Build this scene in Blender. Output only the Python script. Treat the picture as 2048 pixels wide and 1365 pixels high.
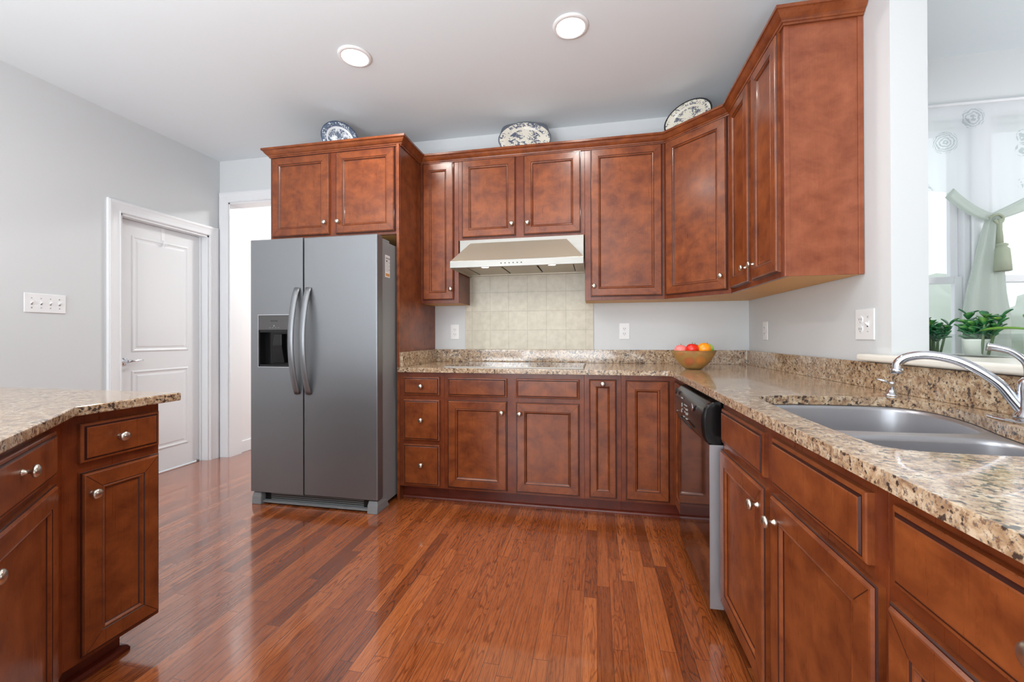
import bpy, bmesh, math, random
from math import sin, cos, pi, radians
from mathutils import Vector, Matrix, Euler

random.seed(7)
for o in list(bpy.data.objects):
    bpy.data.objects.remove(o)
SC = bpy.context.scene
C = SC.collection

# ------------------------------------------------------------------ camera
F_PX, YAW, PITCH, ROLL, CAM_Z, SY = 841.06, -.1979, .003, -.003, 1.1153, -12.342
cam_d = bpy.data.cameras.new('camera')
cam = bpy.data.objects.new('camera', cam_d)
C.objects.link(cam)
fw = Vector((sin(YAW) * cos(PITCH), cos(YAW) * cos(PITCH), sin(PITCH)))
rt = Vector((cos(YAW), -sin(YAW), 0))
up = rt.cross(fw)
r2 = rt * cos(ROLL) + up * sin(ROLL)
u2 = -rt * sin(ROLL) + up * cos(ROLL)
m = Matrix.Identity(4)
for i in range(3):
    m[i][0], m[i][1], m[i][2] = r2[i], u2[i], -fw[i]
m[2][3] = CAM_Z
cam.matrix_world = m
cam_d.sensor_width = 36
cam_d.lens = F_PX / 2048 * 36
cam_d.shift_y = SY / 2048
cam_d.clip_start = .02
SC.camera = cam

# ------------------------------------------------------------------ world, colour management
SC.view_settings.view_transform = 'Standard'
SC.view_settings.look = 'None'
SC.view_settings.gamma = 1
SC.view_settings.use_curve_mapping = False
SC.view_settings.exposure = .14
W = bpy.data.worlds.new('world'); SC.world = W; W.use_nodes = True
wn = W.node_tree.nodes; wl = W.node_tree.links
bg = wn['Background']
bg.inputs['Color'].default_value = (.86, .95, 1.0, 1)
bg.inputs['Strength'].default_value = 1.25

def area(name, loc, rot, sx, sy, power, col=(1, 1, 1), shape='RECTANGLE', spread=180):
    d = bpy.data.lights.new(name, 'AREA'); d.shape = shape; d.size = sx
    if shape == 'RECTANGLE': d.size_y = sy
    d.energy = power; d.color = col; d.spread = radians(spread)
    o = bpy.data.objects.new(name, d); C.objects.link(o)
    o.location = loc; o.rotation_euler = rot
    return o
# daylight entering by the three windows of the wall behind the camera
DAY = (.86, .94, 1.0)
for wx, pw in ((-2.3, 130), (-.4, 55), (2.6, 8)):
    area('window_daylight', (wx, -4.45, 1.5), (radians(118), 0, 0), 1.3, 1.9, pw, DAY)
# added fill light behind the camera, aimed up to brighten the ceiling
area('upward_fill_light', (-.9, -.85, .75), (radians(176), 0, 0), 2.4, 1.4, 125, (.93, .97, 1))

# ------------------------------------------------------------------ materials
def mat(name):
    m = bpy.data.materials.new(name); m.use_nodes = True
    return m, m.node_tree.nodes, m.node_tree.links, m.node_tree.nodes['Principled BSDF']
def srgb(r, g, b):
    f = lambda c: (c / 255 / 12.92) if c / 255 <= .04045 else ((c / 255 + .055) / 1.055) ** 2.4
    return (f(r), f(g), f(b), 1)
def simple(name, col, rough=.5, metal=0, coat=0, spec=.5, emit=None, es=1, trans=0, ior=1.45, sss=0):
    m, n, l, p = mat(name)
    p.inputs['Base Color'].default_value = col
    p.inputs['Roughness'].default_value = rough
    p.inputs['Metallic'].default_value = metal
    p.inputs['Coat Weight'].default_value = coat
    p.inputs['Coat Roughness'].default_value = .08
    p.inputs['Specular IOR Level'].default_value = spec
    p.inputs['Transmission Weight'].default_value = trans
    p.inputs['IOR'].default_value = ior
    if sss:
        p.inputs['Subsurface Weight'].default_value = sss
        p.inputs['Subsurface Radius'].default_value = (.01, .005, .003)
    if emit:
        p.inputs['Emission Color'].default_value = emit
        p.inputs['Emission Strength'].default_value = es
    return m
def N(n, t, **kw):
    x = n.new(t)
    for k, v in kw.items(): setattr(x, k, v)
    return x
def ramp(n, stops, interp='LINEAR'):
    r = n.new('ShaderNodeValToRGB'); cr = r.color_ramp; cr.interpolation = interp
    while len(cr.elements) < len(stops): cr.elements.new(.5)
    for e, (p, c) in zip(cr.elements, stops):
        e.position = p; e.color = c if len(c) == 4 else (*c, 1)
    return r
def mix(n, l, a, b, f, mode='MIX'):
    x = n.new('ShaderNodeMix'); x.data_type = 'RGBA'; x.blend_type = mode
    for sock, v in ((x.inputs[6], a), (x.inputs[7], b), (x.inputs[0], f)):
        if hasattr(v, 'type') and hasattr(v, 'links'): l.new(v, sock)
        else: sock.default_value = v
    return x.outputs[2]
def mth(n, l, op, a, b=None, c=None):
    x = n.new('ShaderNodeMath'); x.operation = op
    for i, v in enumerate((a, b, c)):
        if v is None: continue
        if hasattr(v, 'links'): l.new(v, x.inputs[i])
        else: x.inputs[i].default_value = v
    return x.outputs[0]
def mapped(n, l, scale, src='Object'):
    tc = n.new('ShaderNodeTexCoord'); mp = n.new('ShaderNodeMapping')
    mp.inputs['Scale'].default_value = scale
    l.new(tc.outputs[src], mp.inputs[0]); return mp.outputs[0]
def noise(n, l, vec, scale, detail=3, rough=.5, dist=0):
    x = n.new('ShaderNodeTexNoise'); x.inputs['Scale'].default_value = scale
    x.inputs['Detail'].default_value = detail; x.inputs['Roughness'].default_value = rough
    x.inputs['Distortion'].default_value = dist
    if vec is not None: l.new(vec, x.inputs['Vector'])
    return x.outputs['Fac']
def bump(n, l, p, h, strength=.1, dist=.002):
    b = n.new('ShaderNodeBump'); b.inputs['Strength'].default_value = strength
    b.inputs['Distance'].default_value = dist
    l.new(h, b.inputs['Height']); l.new(b.outputs[0], p.inputs['Normal'])

def wall_mat(name, col):
    m, n, l, p = mat(name)
    p.inputs['Base Color'].default_value = col
    p.inputs['Roughness'].default_value = .75
    p.inputs['Specular IOR Level'].default_value = .25
    bump(n, l, p, noise(n, l, mapped(n, l, (1, 1, 1)), 260, 2), .06, .001)
    return m
M_WALL = wall_mat('wall_paint', srgb(214, 216, 217))
M_CEIL = wall_mat('ceiling_paint', srgb(232, 240, 244))
M_HALL = wall_mat('hall_paint', srgb(235, 235, 236))
M_TRIM = simple('white_trim', srgb(232, 233, 235), .35)
M_DOORW = simple('white_door_paint', srgb(228, 229, 231), .38)
M_PLATE = simple('white_plastic', srgb(238, 238, 238), .3)
M_DARK = simple('dark_slot', srgb(30, 30, 32), .6)
M_SILL = simple('ivory_sill_paint', srgb(236, 232, 222), .3)

def wood(name, dark, lite, gloss=.3):
    m, n, l, p = mat(name)
    oi = n.new('ShaderNodeObjectInfo')
    tc = n.new('ShaderNodeTexCoord')
    off = n.new('ShaderNodeVectorMath'); off.operation = 'ADD'
    l.new(tc.outputs['Object'], off.inputs[0])
    cv = n.new('ShaderNodeCombineXYZ')
    r = mth(n, l, 'MULTIPLY', oi.outputs['Random'], 17.0)
    for i in range(3): l.new(r, cv.inputs[i])
    l.new(cv.outputs[0], off.inputs[1])
    mp = n.new('ShaderNodeMapping'); mp.inputs['Scale'].default_value = (1, 1, 1.25)
    l.new(off.outputs[0], mp.inputs[0])
    mott = noise(n, l, mp.outputs[0], 10, 5, .62, .3)
    mp2 = n.new('ShaderNodeMapping'); mp2.inputs['Scale'].default_value = (110, 110, 4)
    l.new(off.outputs[0], mp2.inputs[0])
    gr = noise(n, l, mp2.outputs[0], 1.6, 4, .6, 1.2)
    rc = ramp(n, [(.30, dark), (.70, lite)])
    l.new(mott, rc.inputs[0])
    rg = ramp(n, [(.35, (.86, .83, .81)), (.6, (1, 1, 1))])
    l.new(gr, rg.inputs[0])
    c = mix(n, l, rc.outputs[0], rg.outputs[0], .55, 'MULTIPLY')
    l.new(c, p.inputs['Base Color'])
    p.inputs['Roughness'].default_value = gloss
    p.inputs['Coat Weight'].default_value = .22
    p.inputs['Coat Roughness'].default_value = .2
    p.inputs['Specular IOR Level'].default_value = .38
    rr = ramp(n, [(.3, (gloss - .04,) * 3), (.7, (gloss + .08,) * 3)]); l.new(gr, rr.inputs[0])
    l.new(rr.outputs[0], p.inputs['Roughness'])
    return m
M_WOOD = wood('cherry_stained_maple', srgb(98, 43, 19), srgb(146, 77, 36), .3)
M_FRAMEW = wood('cherry_face_frame', srgb(96, 40, 18), srgb(130, 62, 28), .3)
M_VENEER_SHEEN = wood('end_panel_veneer_sheen', srgb(124, 62, 38), srgb(158, 90, 60), .34)  # veneer with the pinkish window gloss painted into its lighter colour
M_GLAZE = simple('dark_glaze', srgb(52, 18, 12), .4, coat=.3)
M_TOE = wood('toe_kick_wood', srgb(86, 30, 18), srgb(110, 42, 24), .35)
M_MAPLE = simple('natural_maple', srgb(214, 160, 90), .5)
M_KNOB = simple('satin_nickel', srgb(205, 198, 186), .28, 1)
M_CHROME = simple('chrome', srgb(215, 217, 222), .07, 1)

# floor: narrow oak strips running away from the camera
def floor_mat():
    m, n, l, p = mat('oak_strip_floor')
    tc = n.new('ShaderNodeTexCoord'); sx = n.new('ShaderNodeSeparateXYZ')
    l.new(tc.outputs['Object'], sx.inputs[0])
    u = mth(n, l, 'DIVIDE', sx.outputs[0], .0545)
    row = mth(n, l, 'FLOOR', u); fu = mth(n, l, 'FRACT', u)
    wn1 = n.new('ShaderNodeTexWhiteNoise'); wn1.noise_dimensions = '1D'; l.new(row, wn1.inputs['W'])
    ln = mth(n, l, 'MULTIPLY_ADD', wn1.outputs['Value'], .5, .55)
    v = mth(n, l, 'ADD', mth(n, l, 'DIVIDE', sx.outputs[1], ln), mth(n, l, 'MULTIPLY', wn1.outputs['Value'], 37.3))
    idx = mth(n, l, 'FLOOR', v); fv = mth(n, l, 'FRACT', v)
    cmb = n.new('ShaderNodeCombineXYZ'); l.new(row, cmb.inputs[0]); l.new(idx, cmb.inputs[1])
    wn2 = n.new('ShaderNodeTexWhiteNoise'); wn2.noise_dimensions = '2D'; l.new(cmb.outputs[0], wn2.inputs['Vector'])
    rnd = wn2.outputs['Value']
    # grain coordinates, shifted plank by plank
    c2 = n.new('ShaderNodeCombineXYZ')
    l.new(mth(n, l, 'MULTIPLY_ADD', rnd, 31.0, sx.outputs[0]), c2.inputs[0])
    l.new(mth(n, l, 'MULTIPLY_ADD', rnd, 57.0, sx.outputs[1]), c2.inputs[1])
    l.new(mth(n, l, 'MULTIPLY', rnd, 9.0), c2.inputs[2])
    mp_ = n.new('ShaderNodeMapping'); mp_.inputs['Scale'].default_value = (420, 30, 1); l.new(c2.outputs[0], mp_.inputs[0]); pores = noise(n, l, mp_.outputs[0], 1, 2, .5)
    mg = n.new('ShaderNodeMapping'); mg.inputs['Scale'].default_value = (240, 7, 1); l.new(c2.outputs[0], mg.inputs[0])
    g1 = noise(n, l, mg.outputs[0], 1, 4, .65, .3)
    mc = n.new('ShaderNodeMapping'); mc.inputs['Scale'].default_value = (20, 2.2, 1); l.new(c2.outputs[0], mc.inputs[0])
    nz = noise(n, l, mc.outputs[0], 1, 1.5, .4, .6)
    cath = mth(n, l, 'SINE', mth(n, l, 'MULTIPLY', nz, 72.0))
    cath = mth(n, l, 'MULTIPLY_ADD', cath, .5, .5)
    base = ramp(n, [(0, srgb(122, 62, 30)), (.12, srgb(148, 78, 38)), (.75, srgb(163, 89, 45)), (1, srgb(180, 103, 54))])
    l.new(rnd, base.inputs[0])
    rc = ramp(n, [(.0, (.52, .42, .36)), (.28, (1, 1, 1))]); l.new(cath, rc.inputs[0])
    wn3 = n.new('ShaderNodeTexWhiteNoise'); wn3.noise_dimensions = '2D'
    c3 = n.new('ShaderNodeVectorMath'); c3.operation = 'ADD'; l.new(cmb.outputs[0], c3.inputs[0]); c3.inputs[1].default_value = (13.1, 5.7, 0)
    l.new(c3.outputs[0], wn3.inputs['Vector'])
    cf = ramp(n, [(.35, (.12,) * 3), (.75, (.8,) * 3)]); l.new(wn3.outputs['Value'], cf.inputs[0])
    c = mix(n, l, base.outputs[0], rc.outputs[0], cf.outputs[0], 'MULTIPLY')
    rg = ramp(n, [(.38, (.58, .48, .42)), (.52, (1.0, 1, 1)), (.70, (1.14, 1.10, 1.06))]); l.new(g1, rg.inputs[0])
    c = mix(n, l, c, rg.outputs[0], .75, 'MULTIPLY')
    pr_ = ramp(n, [(.36, (.66, .56, .5)), (.46, (1, 1, 1))]); l.new(pores, pr_.inputs[0]); c = mix(n, l, c, pr_.outputs[0], .6, 'MULTIPLY')
    # joints
    eu = mth(n, l, 'MINIMUM', fu, mth(n, l, 'SUBTRACT', 1.0, fu))
    ju = mth(n, l, 'LESS_THAN', eu, .02)
    ev = mth(n, l, 'MULTIPLY', mth(n, l, 'MINIMUM', fv, mth(n, l, 'SUBTRACT', 1.0, fv)), ln)
    jv = mth(n, l, 'LESS_THAN', ev, .0009)
    j = mth(n, l, 'MAXIMUM', ju, jv)
    lj = mth(n, l, 'LESS_THAN', mth(n, l, 'ABSOLUTE', mth(n, l, 'SUBTRACT', fu, .035)), .014)
    c = mix(n, l, c, srgb(196, 128, 84), mth(n, l, 'MULTIPLY', lj, mth(n, l, 'MULTIPLY', rnd, .6)))
    c = mix(n, l, c, srgb(84, 38, 22), mth(n, l, 'MULTIPLY', j, .85))
    l.new(c, p.inputs['Base Color'])
    p.inputs['Roughness'].default_value = .25
    p.inputs['Coat Weight'].default_value = 1
    p.inputs['Coat IOR'].default_value = 1.62
    p.inputs['Coat Roughness'].default_value = .09
    h = mth(n, l, 'SUBTRACT', mth(n, l, 'MULTIPLY', g1, .15), j)
    # slight cupping of each strip, so reflections break up
    cup = mth(n, l, 'MULTIPLY', mth(n, l, 'SUBTRACT', fu, .5), mth(n, l, 'SUBTRACT', rnd, .5))
    h = mth(n, l, 'ADD', h, mth(n, l, 'MULTIPLY', cup, 1.2))
    bump(n, l, p, h, .35, .0006)
    return m
M_FLOOR = floor_mat()

def granite_mat():
    m, n, l, p = mat('speckled_granite')
    v = mapped(n, l, (1, 1, 1))
    n1 = noise(n, l, v, 95, 4, .65)
    n2 = noise(n, l, v, 45, 3, .6, .5)
    n3 = noise(n, l, v, 170, 3, .6)
    tint = noise(n, l, v, 14, 2)
    base = ramp(n, [(.35, srgb(152, 122, 94)), (.5, srgb(184, 158, 128)), (.64, srgb(206, 188, 162))])
    l.new(n2, base.inputs[0])
    tn = ramp(n, [(.4, (1, .96, .92)), (.6, (1, 1, 1))]); l.new(tint, tn.inputs[0])
    c = mix(n, l, base.outputs[0], tn.outputs[0], 1.0, 'MULTIPLY')
    br = ramp(n, [(.40, (1, 1, 1)), (.46, (0, 0, 0))]); l.new(n1, br.inputs[0])
    c = mix(n, l, c, srgb(112, 82, 64), mth(n, l, 'MULTIPLY', br.outputs[0], .8))
    gy = ramp(n, [(.585, (0, 0, 0)), (.63, (1, 1, 1))]); l.new(n3, gy.inputs[0])
    c = mix(n, l, c, srgb(112, 104, 104), mth(n, l, 'MULTIPLY', gy.outputs[0], .75))
    vo = n.new('ShaderNodeTexNoise'); vo.inputs['Scale'].default_value = 92; vo.inputs['Detail'].default_value = 4
    mp = n.new('ShaderNodeMapping'); mp.inputs['Location'].default_value = (3, 7, 1); l.new(v, mp.inputs[0]); l.new(mp.outputs[0], vo.inputs['Vector'])
    clu = noise(n, l, mp.outputs[0], 26, 2)
    bk = mth(n, l, 'ADD', vo.outputs['Fac'], mth(n, l, 'MULTIPLY', mth(n, l, 'SUBTRACT', clu, .5), .45))
    kr = ramp(n, [(.36, (1, 1, 1)), (.42, (0, 0, 0))]); l.new(bk, kr.inputs[0])
    c = mix(n, l, c, srgb(52, 42, 40), mth(n, l, 'MULTIPLY', kr.outputs[0], .92))
    l.new(c, p.inputs['Base Color'])
    p.inputs['Roughness'].default_value = .14
    p.inputs['Coat Weight'].default_value = .3; p.inputs['Coat Roughness'].default_value = .04
    return m
M_GRAN = granite_mat()

def steel(name, col, rough, axis_scale, amt=.1, metal=1):
    m, n, l, p = mat(name)
    v = mapped(n, l, axis_scale)
    g = noise(n, l, v, 1, 3, .6)
    r = ramp(n, [(.3, (max(rough - amt, .02),) * 3), (.7, (rough + amt,) * 3)]); l.new(g, r.inputs[0])
    l.new(r.outputs[0], p.inputs['Roughness'])
    p.inputs['Base Color'].default_value = col; p.inputs['Metallic'].default_value = metal
    return m
M_STEEL = steel('brushed_stainless', srgb(134, 136, 139), .38, (3, 3, 900), .01, .72)
M_HSTEEL = steel('hood_stainless', srgb(150, 146, 140), .34, (4, 4, 60), .06, .9)
M_CANOPY = steel('hood_canopy_stainless', srgb(172, 162, 146), .5, (4, 4, 300), .03, .6)
M_EDGE_REFL = steel('steel_edge_reflection', srgb(176, 176, 180), .4, (3, 3, 300), .02, .7)  # lighter tone paints the bright reflection on the dishwasher door's near side
M_MIRST = steel('polished_dishwasher_steel', srgb(140, 138, 140), .07, (4, 4, 200), .02)
M_SINK = steel('sink_stainless', srgb(182, 182, 186), .36, (6, 120, 6), .03, .85)
M_GREY = simple('fridge_grey_paint', srgb(136, 140, 142), .4)
M_BLACK = simple('black_gloss_plastic', srgb(14, 14, 15), .2)
M_BLKM = simple('black_plastic', srgb(22, 23, 24), .45)
M_DISP = simple('dispenser_panel', srgb(92, 90, 90), .35, .6)
M_DGLASS = simple('cooktop_glass', srgb(10, 10, 11), .03, coat=1)
M_FILT = simple('hood_filter', srgb(196, 188, 172), .42, .45)
M_LAMP = simple('lamp_glow', (1, 1, 1, 1), .5, emit=(1, .97, .93, 1), es=9)
M_HLAMP = simple('hood_lamp_glow', (1, 1, 1, 1), .5, emit=(1, .95, .86, 1), es=6)

def tile_mat():
    m, n, l, p = mat('beige_stone_tile')
    br = n.new('ShaderNodeTexBrick'); br.offset = 0
    tc = n.new('ShaderNodeTexCoord'); mp = n.new('ShaderNodeMapping')
    mp.inputs['Rotation'].default_value = (radians(-90), 0, 0)
    l.new(tc.outputs['Object'], mp.inputs[0]); l.new(mp.outputs[0], br.inputs['Vector'])
    br.inputs['Scale'].default_value = 1; br.inputs['Brick Width'].default_value = .1525
    br.inputs['Row Height'].default_value = .1525; br.inputs['Mortar Size'].default_value = .0022
    br.inputs['Mortar Smooth'].default_value = .3
    br.inputs['Color1'].default_value = srgb(206, 198, 180); br.inputs['Color2'].default_value = srgb(202, 194, 175)
    br.inputs['Mortar'].default_value = srgb(186, 178, 160)
    nz = noise(n, l, mapped(n, l, (1, 1, 1)), 22, 4, .6)
    r = ramp(n, [(.35, (.86, .85, .83)), (.65, (1.03, 1.03, 1.03))]); l.new(nz, r.inputs[0])
    l.new(mix(n, l, br.outputs['Color'], r.outputs[0], .8, 'MULTIPLY'), p.inputs['Base Color'])
    p.inputs['Roughness'].default_value = .38
    bump(n, l, p, mth(n, l, 'SUBTRACT', 1.0, br.outputs['Fac']), .4, .001)
    return m
M_TILE = tile_mat()

def thin_glass(name, tint=(1, 1, 1, 1), fac=.06):
    m = bpy.data.materials.new(name); m.use_nodes = True
    n, l = m.node_tree.nodes, m.node_tree.links; n.clear()
    o = n.new('ShaderNodeOutputMaterial'); t = n.new('ShaderNodeBsdfTransparent'); g = n.new('ShaderNodeBsdfGlossy')
    t.inputs[0].default_value = tint; g.inputs['Roughness'].default_value = .02
    x = n.new('ShaderNodeMixShader'); x.inputs[0].default_value = fac; l.new(t.outputs[0], x.inputs[1]); l.new(g.outputs[0], x.inputs[2])
    l.new(x.outputs[0], o.inputs[0]); return m
M_PANE = thin_glass('window_glass')
M_POTGL = thin_glass('clear_glass', (.975, .985, .98, 1))

def sheer_mat():
    m = bpy.data.materials.new('sheer_fabric'); m.use_nodes = True
    n, l = m.node_tree.nodes, m.node_tree.links; n.clear()
    o = n.new('ShaderNodeOutputMaterial'); t = n.new('ShaderNodeBsdfTransparent')
    d = n.new('ShaderNodeBsdfDiffuse'); tr = n.new('ShaderNodeBsdfTranslucent')
    v = mapped(n, l, (1, .0, 1))
    vo = n.new('ShaderNodeTexVoronoi'); vo.inputs['Scale'].default_value = 5.2; vo.inputs['Randomness'].default_value = .9
    l.new(v, vo.inputs['Vector'])
    dist = vo.outputs['Distance']
    petal = mth(n, l, 'SINE', mth(n, l, 'MULTIPLY_ADD', noise(n, l, v, 34, 2), 14.0, mth(n, l, 'MULTIPLY', dist, 95.0)))
    ring = mth(n, l, 'MULTIPLY', mth(n, l, 'GREATER_THAN', petal, .15), mth(n, l, 'LESS_THAN', dist, .33))
    pick = n.new('ShaderNodeSeparateColor'); l.new(vo.outputs['Color'], pick.inputs[0])
    ring = mth(n, l, 'MULTIPLY', ring, mth(n, l, 'GREATER_THAN', pick.outputs[0], .28))
    c = mix(n, l, srgb(250, 251, 252), srgb(205, 212, 214), ring)
    l.new(c, d.inputs[0]); l.new(c, tr.inputs[0])
    a = n.new('ShaderNodeMixShader'); a.inputs[0].default_value = .82; l.new(d.outputs[0], a.inputs[1]); l.new(tr.outputs[0], a.inputs[2])
    b = n.new('ShaderNodeMixShader'); l.new(mth(n, l, 'MULTIPLY_ADD', ring, .12, .78), b.inputs[0]); l.new(t.outputs[0], b.inputs[1]); l.new(a.outputs[0], b.inputs[2])
    l.new(b.outputs[0], o.inputs[0]); return m
M_SHEER = sheer_mat()
def gather_mat():
    m = bpy.data.materials.new('gathered_sheer'); m.use_nodes = True
    n, l = m.node_tree.nodes, m.node_tree.links; n.clear()
    o = n.new('ShaderNodeOutputMaterial'); d = n.new('ShaderNodeBsdfDiffuse'); tr = n.new('ShaderNodeBsdfTranslucent'); t = n.new('ShaderNodeBsdfTransparent')
    d.inputs[0].default_value = srgb(222, 229, 222); tr.inputs[0].default_value = srgb(222, 229, 222)
    a = n.new('ShaderNodeMixShader'); a.inputs[0].default_value = .5; l.new(d.outputs[0], a.inputs[1]); l.new(tr.outputs[0], a.inputs[2])
    b = n.new('ShaderNodeMixShader'); b.inputs[0].default_value = .88; l.new(t.outputs[0], b.inputs[1]); l.new(a.outputs[0], b.inputs[2])
    l.new(b.outputs[0], o.inputs[0]); return m
M_GATHER = gather_mat()
M_TASSEL = simple('sage_cord', srgb(168, 176, 154), .8)

def china(name, ground, ink, scale, band, rim=None, rimw=.06):
    """blue transfer pattern; Generated-like radial coords come from the object (x,z local, radius 1)"""
    m, n, l, p = mat(name)
    tc = n.new('ShaderNodeTexCoord'); s = n.new('ShaderNodeSeparateXYZ'); l.new(tc.outputs['UV'], s.inputs[0])
    x = mth(n, l, 'SUBTRACT', s.outputs[0], .5); y = mth(n, l, 'SUBTRACT', s.outputs[1], .5)
    r = mth(n, l, 'MULTIPLY', mth(n, l, 'SQRT', mth(n, l, 'ADD', mth(n, l, 'MULTIPLY', x, x), mth(n, l, 'MULTIPLY', y, y))), 2.0)
    nz = noise(n, l, tc.outputs['UV'], scale, 3, .6, 1.5)
    nc = noise(n, l, tc.outputs['UV'], scale * .32, 2, .5)
    inner = mth(n, l, 'LESS_THAN', r, .62)
    outer = mth(n, l, 'GREATER_THAN', r, .72)
    zone = mth(n, l, 'MAXIMUM', inner, outer)
    thr = mth(n, l, 'MULTIPLY_ADD', outer, band[1], band[0])
    ink_f = mth(n, l, 'GREATER_THAN', mth(n, l, 'ADD', nz, mth(n, l, 'MULTIPLY', mth(n, l, 'SUBTRACT', nc, .5), .8)), thr)
    f = mth(n, l, 'MULTIPLY', ink_f, zone)
    c = mix(n, l, ground, ink, mth(n, l, 'MULTIPLY', f, .9))
    if rim: c = mix(n, l, c, rim, mth(n, l, 'GREATER_THAN', r, 1 - rimw))
    l.new(c, p.inputs['Base Color']); p.inputs['Roughness'].default_value = .15
    return m
M_CH1 = china('willow_china', srgb(232, 236, 240), srgb(48, 72, 104), 22, (.50, -.12), srgb(60, 78, 104), .05)
M_CH2 = china('castle_china', srgb(222, 216, 202), srgb(52, 68, 98), 15, (.515, .03), srgb(92, 98, 108), .05)
M_CH3 = china('oval_china', srgb(220, 216, 200), srgb(52, 64, 92), 17, (.545, .02), srgb(34, 36, 42), .07)

def fruit_mat(name, a, b, sc=9):
    m, n, l, p = mat(name)
    nz = noise(n, l, mapped(n, l, (1, 1, 1)), sc * 3, 3)
    r = ramp(n, [(.35, a), (.65, b)]); l.new(nz, r.inputs[0]); l.new(r.outputs[0], p.inputs['Base Color'])
    p.inputs['Roughness'].default_value = .3; p.inputs['Coat Weight'].default_value = .3
    return m
M_RED = fruit_mat('red_apple_skin', srgb(208, 20, 12), srgb(236, 52, 26))
M_ORG = fruit_mat('orange_peel', srgb(246, 140, 14), srgb(252, 166, 30))
M_PINK = fruit_mat('pink_peach_skin', srgb(242, 112, 112), srgb(250, 150, 140))
M_GRN = fruit_mat('green_apple_skin', srgb(120, 200, 60), srgb(190, 222, 90))
M_LEAFG = simple('fruit_leaf', srgb(50, 120, 50), .5)
def amber():
    m, n, l, p = mat('amber_glass')
    p.inputs['Base Color'].default_value = srgb(232, 200, 138)
    p.inputs['Transmission Weight'].default_value = .8; p.inputs['IOR'].default_value = 1.12; p.inputs['Roughness'].default_value = .22
    bump(n, l, p, noise(n, l, mapped(n, l, (1, 1, .4)), 160, 2), .5, .002)
    return m
M_AMBER = amber()
def leaf_mat():
    m, n, l, p = mat('jade_leaf')
    oi = noise(n, l, mapped(n, l, (1, 1, 1)), 16, 2)
    r = ramp(n, [(.35, srgb(28, 84, 52)), (.55, srgb(46, 112, 58)), (.72, srgb(120, 160, 60))]); l.new(oi, r.inputs[0])
    l.new(r.outputs[0], p.inputs['Base Color']); p.inputs['Roughness'].default_value = .3
    return m
M_LEAF = leaf_mat()
M_LEAF2 = simple('broad_leaf', srgb(104, 152, 54), .35)
M_STEM = simple('green_stem', srgb(86, 112, 70), .6)
M_POT = simple('white_pot', srgb(206, 212, 204), .4)
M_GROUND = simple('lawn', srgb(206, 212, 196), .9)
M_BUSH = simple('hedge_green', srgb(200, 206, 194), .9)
M_SIDING = simple('white_siding', srgb(240, 242, 244), .7)

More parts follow.
